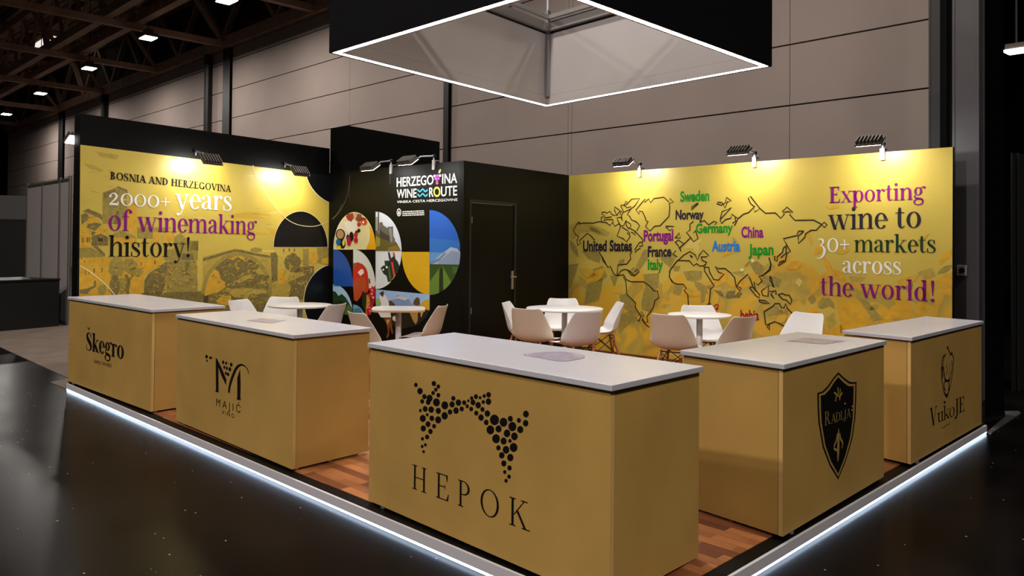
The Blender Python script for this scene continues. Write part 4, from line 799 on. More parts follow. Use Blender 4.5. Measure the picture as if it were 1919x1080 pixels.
pic('food_photo', win, cm((222, 212, 158)), [(Q1([(250, 330), (450, 280), (505, 400), (430, 520), (300, 500)]), (232, 228, 214)), (Q1([(120, 600), (100, 400), (250, 300), (330, 500), (300, 620)]), (226, 214, 180)), (Q1([(300, 230), (330, 190), (420, 175), (435, 260), (390, 325), (330, 290)]), (150, 50, 40)), (Q1([(420, 180), (510, 165), (500, 250), (450, 300)]), (200, 180, 140)), (Q1([(500, 190), (560, 195), (580, 300), (520, 330), (465, 290)]), (140, 60, 50)), (Q1([(560, 240), (650, 270), (640, 330), (560, 310)]), (110, 30, 25)), (Q1(ell(525, 368, 32, 36, n=16)), rd), (Q1(ell(610, 330, 55, 45, n=16)), (214, 70, 36)), (Q1(ell(598, 330, 16, 22, n=12)), (245, 235, 220)), (Q1([(690, 370), (760, 480), (810, 640), (800, 800), (640, 800), (705, 640), (715, 500)]), (222, 164, 20)), (Q1(ell(525, 470, 26, 32, n=14)), dk), (Q1(ell(400, 570, 36, 80, n=16)), dk), (Q1(ell(485, 500, 22, 28, n=14)), dk), (Q1(ell(340, 590, 26, 55, n=14)), (60, 50, 50)), (Q1(ell(475, 540, 32, 40, n=14)), rd), (Q1(ell(475, 630, 36, 50, n=14)), rd), (Q1(ell(360, 650, 36, 80, n=14)), (176, 24, 54)), (Q1(ell(217, 535, 78, 92, n=20)), dk), (Q1(ell(217, 535, 60, 75, n=20)), (182, 142, 90)), (Q1(ell(185, 665, 42, 55, n=14)), (30, 92, 150)), (Q1(ell(245, 700, 52, 80, n=14)), dk), (Q1(ell(180, 750, 36, 44, n=14)), (222, 206, 30)), (Q1(ell(262, 680, 22, 50, n=14)), (222, 200, 40))])
win = ell(704, 470.3, 48.6, 73.3, 0, 90, centre=True)
pic('castle_photo', win, cm((206, 214, 226)), [(Q1([(865, 340), (890, 325), (920, 335), (930, 380), (960, 400), (1000, 425), (1020, 400), (1050, 410), (1095, 395), (1100, 560), (1130, 620), (1135, 720), (870, 740), (860, 500)]), (96, 92, 88)), (Q1([(870, 450), (950, 520), (1040, 560), (1030, 680), (880, 640)]), (60, 58, 54)), (Q1([(1030, 440), (1070, 430), (1090, 640), (1060, 680), (1040, 560)]), (140, 136, 130)), (Q1([(805, 240), (845, 240), (850, 480), (805, 480)]), (150, 146, 130)), (Q1([(842, 160), (862, 160), (860, 480), (845, 480)]), (40, 38, 36)), (Q1([(805, 470), (850, 480), (885, 600), (1020, 640), (1040, 720), (1150, 660), (1230, 810), (805, 815)]), (92, 88, 40)), (Q1([(805, 560), (880, 600), (880, 720), (805, 760)]), (150, 138, 44)), (Q1([(1010, 760), (1150, 720), (1220, 800), (1010, 815)]), (140, 104, 40))])
pic('blue_quarter', ell(624.8, 537, 37, 70, 0, 90, centre=True), cm((22, 76, 162)), [])
win = ell(662, 540.5, 42, 73, 0, 90, centre=True)
seeds = []
for i in range(34):
    rnd = random.Random(i + 40); t_ = i / 33; seeds.append((Q2(ell(655 - 70 * t_ + rnd.uniform(-34, 34), 370 + 420 * t_, 17, 20, n=10)), (196, 20, 40) if i % 4 else (232, 150, 150)))
pic('pomegranate_photo', win, cm((214, 220, 214)), [(Q2([(585, 250), (605, 250), (612, 320), (590, 320)]), gr)], [(Q2([(362, 60), (400, 25), (430, 12), (500, 40), (545, 90), (570, 150), (582, 240), (592, 400), (575, 450), (540, 490), (505, 430), (470, 520), (420, 580), (375, 560), (362, 300)]), (196, 44, 30)), (Q2([(364, 300), (430, 240), (520, 220), (565, 330), (545, 440), (500, 420), (470, 500), (420, 570), (380, 550)]), (184, 78, 40)), (Q2([(430, 160), (480, 110), (515, 120), (522, 170), (470, 212)]), (236, 214, 206)), (Q2([(364, 30), (400, 20), (430, 60), (400, 90), (364, 110)]), (150, 76, 50)), (Q2([(490, 470), (580, 440), (560, 760), (500, 640)]), (24, 34, 22)), (Q2([(560, 480), (600, 500), (610, 600), (570, 760), (545, 740), (560, 600)]), (190, 150, 44)), (Q2([(570, 440), (605, 470), (690, 340), (685, 560), (600, 790), (580, 700), (620, 580)]), (150, 14, 30))] + seeds)
win = ell(704, 470.5, 48.8, 71.5, 270, 360, centre=True)
pic('bottle_photo', win, cm((212, 218, 222)), [(Q2([(760, 95), (800, 60), (830, 60), (830, -10), (1000, -10), (1035, 80), (1000, 210), (930, 290), (865, 300), (845, 210), (800, 180)]), (22, 40, 36)), (Q1([(1010, 835), (1038, 838), (1062, 930), (1040, 980), (1024, 940)]), (22, 40, 44)), (Q1([(1096, 838), (1118, 838), (1138, 930), (1102, 930)]), (190, 34, 38)), (Q1([(950, 970), (980, 990), (1000, 1060), (960, 1070)]), (30, 70, 44)), (Q1([(1060, 940), (1110, 900), (1160, 980), (1210, 1070), (1000, 1070)]), (22, 36, 40)), (Q2([(912, 10), (940, 10), (972, 200), (948, 212)]), (206, 62, 44)), (Q2([(870, 80), (890, 70), (925, 280), (890, 290)]), (60, 96, 50)), (Q2([(968, 196), (990, 204), (940, 276), (930, 262)]), (216, 180, 40)), (Q2(ell(803, 120, 12, 14, n=10)), (235, 235, 235)), (Q2(ell(852, 85, 14, 18, n=10)), (235, 235, 235))])
pic('yellow_quarter', ell(805, 472.3, 52.3, 79.8, 180, 270, centre=True), cm((206, 162, 22)), [])
win = ell(805, 473.5, 58, 79.6, -90, 90)
pic('mountain_photo', win, cm((20, 92, 190)), [(Q3([(395, 400), (740, 430), (740, 700), (395, 700)]), (40, 110, 190)), (Q3([(395, 560), (740, 560), (740, 700), (395, 700)]), (90, 146, 200)), (Q3([(395, 665), (450, 640), (530, 572), (590, 530), (630, 500), (700, 515), (740, 560), (740, 710), (395, 710)]), (168, 184, 204)), (Q3([(480, 680), (560, 610), (640, 540), (735, 560), (735, 700), (500, 700)]), (136, 154, 184)), (Q3([(395, 665), (500, 620), (560, 560), (580, 570), (500, 660), (395, 700)]), (110, 132, 168)), (Q3([(395, 690), (740, 698), (740, 1060), (395, 1060)]), (44, 72, 24)), (Q3([(395, 890), (515, 720), (500, 860), (505, 1050), (395, 1050)]), (92, 122, 44)), (Q3([(540, 712), (645, 910), (545, 1020), (545, 860)]), (92, 126, 40)), (Q3([(505, 740), (545, 740), (550, 1050), (500, 1050)]), (26, 36, 18)), (Q3([(650, 720), (730, 720), (720, 780), (660, 800)]), (66, 98, 40))])
win = ell(624, 590, 37.3, 57, 0, 90, centre=True)
pic('vineyard_photo', win, cm((160, 196, 224)), [(Q2([(70, 430), (110, 440), (150, 500), (200, 470), (260, 530), (360, 700), (360, 780), (70, 780)]), (34, 62, 28)), (Q2([(70, 600), (180, 560), (300, 640), (300, 780), (70, 780)]), (26, 44, 22)), (Q2([(240, 680), (300, 620), (350, 700), (350, 780), (240, 780)]), (74, 104, 44))])
pic('river_photo', ell(662, 606, 24, 35, 0, 90, centre=True), cm((96, 164, 196)), [(Q2([(370, 690), (450, 670), (520, 760), (540, 810), (370, 810)]), (60, 120, 150))])
win = [*Q4([(140, 125), (1132, 215)]), *ell(754.5, 552, 50.5, 60, -80, -0.1, n=8)[::-1], *ell(754.5, 552, 50.5, 88, 180, 260, n=10)[::-1]]
win = Q4([(140, 125), (1132, 215), (1132, 505), (1060, 640), (900, 780), (600, 860), (330, 740), (190, 560), (140, 400)])
pic('folk_photo', win, cm((150, 182, 222)), [(Q4([(380, 340), (480, 300), (550, 220), (640, 290), (740, 290), (820, 420), (820, 460), (380, 460)]), (120, 146, 192)), (Q4([(440, 310), (560, 250), (760, 280), (680, 330), (560, 290)]), (196, 196, 190)), (Q4([(140, 440), (1140, 420), (1140, 860), (140, 860)]), dk), (Q4([(960, 400), (1040, 320), (1132, 310), (1132, 510), (980, 480)]), (196, 156, 40)), (Q4([(380, 330), (430, 330), (500, 400), (490, 420), (390, 420)]), (84, 60, 36)), (Q4([(830, 400), (850, 320), (900, 265), (950, 290), (955, 400), (900, 420)]), (88, 66, 44)), (Q4([(760, 530), (920, 530), (915, 700), (880, 770), (830, 700)]), (170, 128, 66)), (Q4([(960, 500), (1040, 500), (980, 650)]), (176, 130, 60))], [(Q4([(210, 250), (290, 200), (340, 260), (385, 370), (425, 640), (240, 640), (170, 520), (240, 400)]), (218, 220, 218)), (Q4([(210, 190), (250, 170), (285, 150), (295, 210), (270, 270), (230, 220)]), (60, 46, 36)), (Q4([(150, 300), (200, 290), (240, 370), (220, 420), (150, 410)]), (140, 168, 90)), (Q4([(300, 650), (430, 650), (440, 780), (470, 930), (440, 940), (400, 800), (390, 960), (360, 1030), (340, 1000), (370, 900), (350, 780)]), (120, 66, 30)), (Q4([(340, 680), (410, 680), (360, 780)]), (196, 150, 80)), (Q4([(450, 640), (490, 605), (540, 670), (520, 720), (460, 690)]), (206, 196, 180))])
g = Print(P_cab)
g.line(A_([(1850, 578), (1875, 555), (1900, 520), (1925, 470)]), .005, M_ring_ink, 3); g.line(Z(600, 280, 3.176, [(76, 416), (110, 380), (140, 330), (165, 260), (178, 160)]), .006, M_ring_ink, 3); g.build('thin_ring', m_cab)
def lt(t, p0, p1, h, m_=M_white, b=0.012): letter('title_lettering', P_cab, m_cab, sans_layout(t, b), Q5([p0])[0], Q5([p1])[0], h, SANS_H, m_, 5)
lt('HERZEGO', (95, 435), (838, 385), 16.6); lt('INA', (1015, 370), (1316, 352), 17.6); lt('WINE', (95, 662), (495, 648), 15.7); lt('R', (750, 640), (838, 632), 17); lt('UTE', (990, 625), (1316, 607), 17.6)
lt('VINSKA CESTA HERCEGOVINE', (100, 765), (1325, 718), 4.3, b=0.004)
g = Print(P_cab); e1 = Q5(ell(908, 537, 58, 86, n=30)); g.line(e1, .022, cm((236, 214, 70)), 5, closed=True, sm=False); g.build('ring_letter', m_cab); g = Print(P_cab)
for dy in (0, 92): g.line(Q5([(515, 490 + dy), (565, 532 + dy), (620, 482 + dy), (675, 532 + dy), (720, 490 + dy)]), .018, cm((60, 176, 226)), 5)
g.build('wave_emblem', m_cab); g = Print(P_cab)
for x, y, c in ((860, 215, (226, 150, 214)), (915, 210, (200, 70, 186)), (970, 208, (236, 160, 200)), (885, 270, (206, 90, 196)), (940, 268, (190, 60, 180)), (910, 320, (170, 30, 120)), (910, 362, (228, 80, 110))): g.poly(Q5(ell(x, y, 25, 27, n=14)), cm(c), 5)
g.poly(Q5([(940, 160), (945, 110), (985, 70), (990, 110), (965, 160)]), cm((150, 206, 90)), 5); g.build('grape_emblem', m_cab)
g = Print(P_cab); g.line(Q5(ell(140, 953, 38, 70, n=24)), .012, M_white, 5, closed=True, sm=False); g.poly(Q5([(140, 910), (160, 960), (150, 1000), (125, 990), (120, 960)]), M_white, 5); g.build('drop_emblem', m_cab); g = Print(P_cab)
rnd = random.Random(3)
for r_ in range(3):
    x = 210
    while x < 645:
        l_ = rnd.choice((22, 34, 48, 60)); x1 = min(x + l_, 650); f = lambda X: 930 + r_ * 38 - (X - 205) * 0.04
        g.poly(Q5([(x, f(x)), (x1, f(x1)), (x1, f(x1) + 20), (x, f(x) + 20)]), M_white, 5); x = x1 + 9
g.build('small_print', m_cab)
g = Print(P_cab); g.line([(655.5, 330), (655, 372)], .004, M_alud, 2, sm=False); g.build('panel_joint', m_cab); g = Print(P_cab); g.line([(731, 318), (731, 345)], .004, M_alud, 2, sm=False); g.build('panel_joint', m_cab)
# ------------------------------------------------------------------ counters
def counter(label, H, B, c00, c10, c11, c01, front, feet=True):
    """corners of the worktop in the photo: c00 left, c10 near corner, c11 right, c01 far; front = 'a' (c00-c10) or 'b' (c10-c11)"""
    z1 = HP + H; z0 = HP + B; T = 0.026
    q = [at(x, y, z1) for x, y in (c00, c10, c11, c01)]
    c = sum(q, Vector()) / 4
    t = thing('counter', label, 'counter', (c.x, c.y, HP), 0, 'gold display counters along the platform edge')
    m = MB(); m.prism([xy(p) for p in q], z1 - T, z1); top = m.build('worktop', M_top, t, bevel=0.003)
    o = 0.014; b = []
    for i in range(4):
        p, n_, l_ = q[i], (q[(i + 1) % 4] - q[i]).normalized(), (q[i - 1] - q[i]).normalized(); b.append(p + (n_ + l_) * o)
    zt_ = z1 - T - 0.006
    f = (0, 1, 2, 3) if front == 'a' else (1, 2, 3, 0)             # front edge f0-f1, then f2, f3 at the back
    e = (b[f[1]] - b[f[0]]).normalized(); k0 = (b[f[3]] - b[f[0]]).normalized(); k1 = (b[f[2]] - b[f[1]]).normalized()
    ft = 0.024; g = 0.004
    m = MB(); m.prism([xy(b[f[0]]), xy(b[f[1]]), xy(b[f[1]] + k1 * ft), xy(b[f[0]] + k0 * ft)], z0, zt_, 1)
    fn = Vector((e.y, -e.x, 0)); m.face([b[f[0]] + fn * .0005 + Vector((0, 0, z0 - b[f[0]].z)), b[f[1]] + fn * .0005 + Vector((0, 0, z0 - b[f[1]].z)), b[f[1]] + fn * .0005 + Vector((0, 0, zt_ - b[f[1]].z)), b[f[0]] + fn * .0005 + Vector((0, 0, zt_ - b[f[0]].z))], 0)
    m.build('front_panel', [M_gold, M_goldedge], t)
    for s_, kk, dd in ((f[1], k1, -e), (f[0], k0, e)):
        p = b[s_] + dd * 0.002; fr = f[2] if s_ == f[1] else f[3]; pe = b[fr] + dd * 0.002
        m = MB(); m.prism([xy(p + kk * (ft + g)), xy(pe), xy(pe + dd * .02), xy(p + kk * (ft + g) + dd * .02)], z0, zt_); m.build('side_panel', M_gold, t)
    ins = [b[i] + ((b[(i + 1) % 4] - b[i]).normalized() + (b[i - 1] - b[i]).normalized()) * 0.05 for i in range(4)]
    m = MB(); m.prism([xy(p) for p in ins], HP + 0.001, z1 - T - 0.001); m.build('carcass', M_dark, t)
    for i in range(4):
        for j_ in (0.06, 0.5):
            p = b[i].lerp(b[(i + 1) % 4], j_); nn = (c - p); nn.z = 0; nn.normalize(); p = p + nn * 0.03
            m = MB(); m.tube([(p.x, p.y, HP), (p.x, p.y, z0 + 0.004)], 0.018, 10); m.build('foot', M_alu, t)
    fp = Plane(b[f[0]], b[f[1]])
    return t, top, fp, Level(z1), z1
cH = counter('nearest gold counter, with the black grape-dot emblem on its long front', .9029, .012, (688.3, 642.8), (1146.7, 722.5), (1318.8, 686.7), (851, 623.2), 'a')
cM = counter('gold counter with a curly letter M and grapes on its front', .8775, .015, (328.7, 589.4), (549.2, 628.3), (698.3, 614.5), (459, 581), 'a')
cS = counter('gold counter farthest along the lit edge, bold serif name on its front', .8885, .0145, (126.5, 556.5), (283.8, 580.6), (422.8, 572.8), (255.5, 551), 'a')
cR = counter('gold counter bearing a black pointed shield', .8795, .0144, (1274.8, 656.5), (1469.8, 683.5), (1661.9, 638.3), (1494, 622.3), 'b')
cV = counter('gold counter against the black column, line-drawn animal head on its front', .8709, .0164, (1578, 619.4), (1709.6, 632.6), (1843.6, 601.7), (1734.4, 593), 'b')
# the grape-dot emblem and name on the nearest counter
H_ = lambda p: Z(740, 690, 3.373, p)
g = Print(cH[2])
dots = '134,106,13 160,145,20 248,97,16 276,116,13 260,136,12 243,157,13 276,171,14 188,180,16 174,210,14 221,190,22 212,215,17 264,216,25 317,235,25 371,191,15 363,229,19 403,218,20 440,218,15 466,206,9 487,190,12 514,180,15 540,187,10 566,176,12 594,168,17 593,211,20 560,214,12 528,234,20 495,216,18 459,241,12 484,258,14 516,284,15 555,261,15 586,287,20 546,312,20 579,343,17 631,327,33 688,342,28 731,320,18 785,330,15 830,290,21 828,348,20 794,388,22 744,369,29 657,384,22 605,390,28 710,412,24 757,431,24 641,446,28 689,461,22 729,460,12 752,501,28 656,504,16 704,516,24 677,551,20 731,565,23 690,602,19 726,631,16 696,657,12 723,686,13 704,712,12 162,268,10 193,258,18 231,262,20 276,270,19 350,277,16 388,268,20 424,258,15 316,301,23 206,295,10 178,318,22 235,317,17 275,327,22 211,354,18 249,367,14 181,381,19 226,400,16 205,435,15 176,447,11 194,485,10 174,495,10 183,528,9'
for d_ in dots.split():
    x, y, r = map(float, d_.split(',')); g.poly(H_(ell(x, y, r * .86, r, n=22)), M_ink, 3)
g.build('grape_emblem', cH[0])
THIN = serif_font(0.14, 0.04, 0.10, 0.035)
letter('name_lettering', cH[2], cH[0], layout('HEPOK', THIN, True, .42), H_([(112, 760)])[0], H_([(855, 1035)])[0], 45.5, 1, M_ink, 3)
BOLD = serif_font(0.27, 0.06, 0.24, 0.05)
letter('name_lettering', cS[2], cS[0], layout('Skegro', BOLD, False, -.06), (161.7, 655.3), (232.2, 674.2), 23.0, 1, M_ink, 3)
g = Print(cS[2]); g.line(Z(150, 600, 10.8, [(155, 145), (178, 195), (205, 150)]), .012, M_ink, 3, sm=False); g.build('caron_mark', cS[0])
letter('small_lettering', cS[2], cS[0], sans_layout('FAMILY WINERY'), (176.5, 680.5), (210, 689.5), 6.5, SANS_H, mat('brown_ink', (74, 52, 20), 0.5), 3)
K_ = lambda p: Z(370, 650, 7.2, p); g = Print(cM[2])
for q in ([(250, 158), (285, 255), (287, 590), (293, 616), (243, 610), (252, 588)], [(248, 152), (265, 160), (330, 290), (392, 440), (388, 520), (330, 400), (282, 270)], [(578, 300), (585, 500), (582, 690), (590, 725), (528, 710), (540, 690), (540, 420)]): g.poly(K_(q), M_ink, 3)
pl_ = cM[2]
def wstroke(g, f, pts, m_, k=3, scale=1.0):
    q = [f([p[:2]])[0] for p in smooth_path(pts, 6)]; ws = [p[2] for p in smooth_path(pts, 6)]
    ab = [g.p.ab(*p) for p in q]
    u = abs(g.p.ab(q[0][0] + 1, q[0][1])[0] - g.p.ab(q[0][0], q[0][1])[0])
    for f_ in strip([(a[0], a[1], w_ * scale) for a, w_ in zip(ab, ws)]): g.abface(f_, m_, k)
wstroke(g, K_, [(426, 622, .028), (440, 520, .030), (478, 400, .030), (528, 290, .026), (585, 245, .014), (640, 260, .009), (678, 305, .009), (694, 360, .008)], M_ink)
for x, y, a, b_ in ((350, 210, 15, 25), (390, 222, 13, 22), (458, 242, 18, 27), (366, 278, 13, 22), (400, 290, 13, 26), (440, 305, 18, 28), (385, 358, 12, 25), (415, 372, 17, 24), (126, 133, 17, 25), (180, 148, 20, 18), (131, 188, 11, 14), (418, 222, 5, 6)): g.poly(K_(ell(x, y, a, b_, n=16)), M_ink, 3)
g.build('letter_emblem', cM[0])
letter('name_lettering', cM[2], cM[0], sans_layout('M A J I \u0106', -0.004), *K_([(255, 795), (582, 897)]), 13.6, SANS_H, M_ink, 3)
letter('name_lettering', cM[2], cM[0], sans_layout('V I N O'), *K_([(333, 905), (497, 965)]), 7.4, SANS_H, M_ink, 3)
S_ = lambda p: Z(1520, 690, 4.91, p); g = Print(cR[2])
sh = smooth_path([(247, 38), (300, 88), (350, 125), (380, 131), (416, 127), (412, 300), (404, 470), (380, 640), (320, 850), (247, 1025), (170, 900), (105, 730), (65, 500), (57, 350), (55, 228), (100, 215), (150, 165), (200, 92)], 1, True)
def shr(t_): return [(237 + (x - 237) * t_[0], 500 + (y - 500) * t_[1]) for x, y in sh]
M_goldink = mat('gold_ink', (176, 140, 74), 0.45)
g.poly(S_(sh), M_ink, 3); g.poly(S_(shr((.93, .955))), M_goldink, 4); g.poly(S_(shr((.84, .90))), M_ink, 5)
for pts in ([(218, 308, .012), (226, 245, .012), (205, 226, .01)], [(240, 176, .012), (245, 262, .012)], [(263, 190, .012), (258, 297, .012)], [(283, 224, .012), (256, 262, .01), (226, 240, .01)], [(247, 558, .008), (246, 640, .026), (244, 760, .03), (240, 856, .012)], [(236, 600, .012), (228, 660, .016), (204, 722, .014)], [(258, 600, .012), (266, 650, .016), (286, 690, .012), (276, 738, .01)], [(204, 738, .014), (232, 758, .016)]): wstroke(g, S_, pts, M_goldink, 6)
for x, y in ((375, 352), (372, 385), (307, 326)): g.poly(S_(ell(x, y, 8, 9, n=10)), M_goldink, 6)
g.build('shield_emblem', cR[0])
letter('name_lettering', cR[2], cR[0], layout('R', THIN, True), *S_([(118, 532), (172, 508)]), 25.5, 1, M_goldink, 8)
letter('name_lettering', cR[2], cR[0], layout('ADLJA', THIN, True, -.02), *S_([(176, 512), (360, 447)]), 17.5, 1, M_goldink, 8)
V_ = lambda p: Z(1730, 640, 6.356, p); g = Print(cV[2])
for pts, w_ in (([(290, 65), (300, 100), (325, 160)], .008), ([(318, 165), (345, 125), (330, 165)], .007), ([(343, 150), (362, 210), (358, 300), (345, 400), (325, 510), (305, 590), (280, 662), (245, 600), (232, 520), (216, 430), (214, 330), (225, 220), (245, 160)], .008), ([(268, 150), (245, 190), (232, 260), (236, 320), (250, 390), (262, 450), (285, 470), (312, 450), (335, 360), (345, 300), (340, 230)], .009), ([(252, 480), (248, 540), (262, 592)], .009), ([(302, 470), (306, 540), (298, 592)], .011), ([(275, 270), (283, 330), (280, 400)], .004), ([(318, 260), (310, 330), (300, 400)], .004), ([(258, 620), (278, 650), (292, 612)], .011), ([(222, 300), (228, 380), (230, 440)], .014), ([(240, 300), (246, 400)], .008)): g.line(V_(pts), w_ * 1.45, M_ink, 3)
g.poly(V_([(250, 430), (285, 465), (318, 430), (308, 490), (285, 475), (258, 490)]), M_ink, 3); g.poly(V_(ell(290, 72, 10, 14, n=10)), M_ink, 3); g.poly(V_(ell(254, 725, 11, 16, n=10)), M_ink, 3)
g.build('animal_head_emblem', cV[0])
VK = serif_font(0.15, 0.045, 0.15, 0.04)
letter('name_lettering', cV[2], cV[0], layout('V', VK, True), *V_([(78, 1020), (165, 985)]), 35, 1, M_ink, 3)
letter('name_lettering', cV[2], cV[0], layout('uko', VK, False, -.1), *V_([(168, 972), (372, 885)]), 18.5, 1, M_ink, 3)
letter('name_lettering', cV[2], cV[0], layout('JE', VK, True, .0), *V_([(375, 875), (490, 828)]), 29, 1, M_ink, 3)
g = Print(cV[2]); rnd = random.Random(9)
for i in range(6): x = 222 + i * 16; g.line(V_([(x, 1040 - i * 10), (x + 8, 1022 - i * 10), (x + 13, 1034 - i * 10)]), .005, M_ink, 3, sm=False)
g.build('small_lettering', cV[0])
def sticker(c, px, tops, sm=True):
    g = Print(c[3]); q = smooth_path(px, 4, True) if sm else px; g.poly(q, mat('dark_lilac', (104, 86, 106), 0.35), 1)
    cx = sum(p[0] for p in q) / len(q); cy = sum(p[1] for p in q) / len(q)
    g.poly([(cx + (x - cx) * .95, cy + (y - cy) * .93) for x, y in q], mat('pale_lilac', (184, 174, 188), 0.35), 2); g.poly([(cx + (x - cx) * .89, cy + (y - cy) * .86) for x, y in q], M_sticker, 3)
    o = g.build('sticker', c[1]); o['label'] = 'lilac printed sticker'; return o
ORG[cH[1].name] = (0, 0, 0)
sticker(cH, [(981, 665.5), (1015, 660.5), (1050, 659), (1080, 663), (1096, 669), (1085, 674), (1052, 678), (1015, 672)], 1)
sticker(cM, [(461, 601), (490, 596.5), (536, 600.5), (508, 607)], 1, False)
sticker(cR, [(1471, 639.5), (1513, 632.5), (1586, 639.5), (1545, 646)], 1, False)
# ------------------------------------------------------------------ tables
def table(px, py, r, label, zt_=0.74, square=False):
    p = at(px, py, HP + zt_)
    t = thing('round_table' if not square else 'bistro_table', label, 'table', (p.x, p.y, HP), 0, 'pedestal tables with shell chairs', local=True)
    R = r
    m = MB(); e = [(R * .93, zt_ - .026), (R * .985, zt_ - .02), (R, zt_ - .012), (R * .995, zt_ - .003), (R * .985, zt_), (0.001, zt_)]
    if square: m.lathe([(R * .97, zt_ - .028), (R, zt_ - .026), (R, zt_ - .006)], 64, 1, sq=5); m.lathe([(R, zt_ - .006), (R, zt_ - .002), (R * .99, zt_), (0.001, zt_)], 64, 0, sq=5)
    else: m.lathe(e, 64)
    o = m.build('tabletop', [M_table, M_tedge], t, smooth=not square)
    if square: o.rotation_euler = (0, 0, YAW + .12)
    m = MB(); m.tube([(0, 0, .02), (0, 0, zt_ - .03)], .033, 20); m.build('column', M_table, t, smooth=True)
    m = MB(); m.lathe([(R * .62, 0), (R * .62, .008), (R * .5, .016), (.06, .03), (.04, .05)], 40); m.build('base', M_table, t, smooth=True)
    m = MB(); m.lathe([(.04, zt_ - .045), (.13, zt_ - .03), (.13, zt_ - .026)], 24); m.build('flange', M_alud, t)
    return p
tp1 = table(562, 571, .3715, 'round white table in front of the print of the stone bridge')
tp2 = table(747, 577.5, .30, 'small square-edged white table with a wood rim before the cabin photos', square=True)
tp3 = table(1058, 577, .4505, 'largest round white table, standing in the corner by the cabin door')
tp4 = table(1311, 589, .338, 'round white table in front of the line-drawn map, among four chairs')
# ------------------------------------------------------------------ shell chairs
def shell_mesh():
    prof = [(.225, .425, .19, .0), (.215, .448, .21, .004), (.15, .446, .235, .014), (.05, .430, .25, .03), (-.06, .416, .262, .055), (-.13, .428, .268, .09), (-.18, .478, .262, .115), (-.205, .55, .248, .11), (-.225, .64, .228, .085), (-.245, .72, .21, .06), (-.262, .785, .19, .04), (-.268, .805, .165, .034)]
    nu = 15; m = MB(); rows = []
    for i, (x, z, hw, dep) in enumerate(prof):
        a, b = prof[max(0, i - 1)], prof[min(len(prof) - 1, i + 1)]
        tx, tz = b[0] - a[0], b[1] - a[1]; L = math.hypot(tx, tz); tx, tz = tx / L, tz / L
        nx, nz = -tz * -1, tx * -1                                  # towards the sitter
        row = []
        for j in range(nu):
            u = -1 + 2 * j / (nu - 1); lift = dep * abs(u) ** 2.6
            row.append((x + nx * lift, hw * u, z + nz * lift))
        rows.append(row)
    for r in rows: m.v += r
    for i in range(len(rows) - 1):
        for j in range(nu - 1):
            m.f.append((i * nu + j, i * nu + j + 1, (i + 1) * nu + j + 1, (i + 1) * nu + j)); m.m.append(0)
    return m
protos = {}
def make_chair(loc, rz, label):
    key = 'two' if 'beige' in label and 'half hidden' not in label else 'one'
    t = thing('shell_chair', label, 'chair', loc, rz, 'white shell chairs around the tables', local=True); t.scale = (.98, .98, .975)
    if key not in protos:
        o = shell_mesh().build('shell', [M_plastic, M_beige], t, smooth=True)
        s = o.modifiers.new('solid', 'SOLIDIFY'); s.thickness = 0.009; s.offset = 0; s.material_offset = 1 if key == 'two' else 0
        s = o.modifiers.new('sub', 'SUBSURF'); s.levels = 1; s.render_levels = 2
        parts = [o]
        for sx in (1, -1):
            for sy in (1, -1):
                m = MB(); m.tube([(sx * .10 - .02, sy * .12, .425), (sx * .15 - .02, sy * .16, .22), (sx * .205 - .02, sy * .205, 0)], [.012, .016, .011], 12); parts.append(m.build('leg', M_beech, t, smooth=True))
        m = MB()
        for sx in (1, -1): m.tube([(sx * .11 - .02, -.125, .40), (sx * .165 - .02, .172, .17)], .005, 6); m.tube([(sx * .11 - .02, .125, .40), (sx * .165 - .02, -.172, .17)], .005, 6)
        for sy in (1, -1): m.tube([(-.13, sy * .125, .40), (.145, sy * .172, .17)], .005, 6); m.tube([(.09, sy * .125, .40), (-.185, sy * .172, .17)], .005, 6)
        m.tube([(-.13, -.12, .405), (-.13, .12, .405)], .008, 6); m.tube([(.09, -.12, .405), (.09, .12, .405)], .008, 6)
        parts.append(m.build('wire_brace', M_wire, t))
        protos[key] = parts
    else:
        for o in protos[key]:
            c = o.copy(); col.objects.link(c); c.parent = t
    return t
right_v = Vector((math.cos(YAW), math.sin(YAW), 0)); cam_v = Vector((math.sin(YAW), -math.cos(YAW), 0))
def chair(px, py, phi, zb, label, slide=0.0):         # photo pixel of the middle of the backrest's top edge; phi 0 faces the camera, 90 faces image right
    b = at(px, py, HP + zb); f = cam_v * math.cos(math.radians(phi)) + right_v * math.sin(math.radians(phi))
    p = b + f * (.26 - slide)
    return make_chair((p.x, p.y, HP), math.atan2(f.y, f.x), label)
for a in ((443, 560, 70, 0.800, 'white shell chair at the far left, left of the table before the bridge print'),
          (534, 559, 0, 0.770, 'white shell chair facing out behind the table before the bridge print'),
          (637, 571, -112, 0.780, 'white shell chair right of the bridge-print table, half hidden by a beige chair back'),
          (662, 590, 130, 0.765, 'shell chair with its beige back turned to the far corner of the letter M counter'),
          (803, 571, -103, 0.790, 'shell chair right of the small wood-rimmed table, beige back and white seat', 0.2),
          (944, 566, 75, 0.790, 'shell chair seen from its side in front of the cabin door'),
          (983, 578, 150, 0.790, 'shell chair turning its beige back, left of the corner table column'),
          (1054, 561, 0, 0.775, 'white shell chair behind the largest round table, facing out'),
          (1108, 587, -148, 0.770, 'white shell chair with its back turned, right of the corner table column'),
          (1155, 565, -85, 0.800, 'white shell chair in profile at the right of the largest round table', 0.08),
          (1255, 586, 146, 0.800, 'shell chair with a beige back and visible wooden legs, left of the map table', 0.08),
          (1312, 577, 0, 0.770, 'white shell chair behind the map table, facing out', 0.16),
          (1389, 592, -146, 0.790, 'shell chair with its beige back turned, right of the map table', 0.08),
          (1518, 587, -55, 0.785, 'single white shell chair behind the shield counter')): chair(*a)
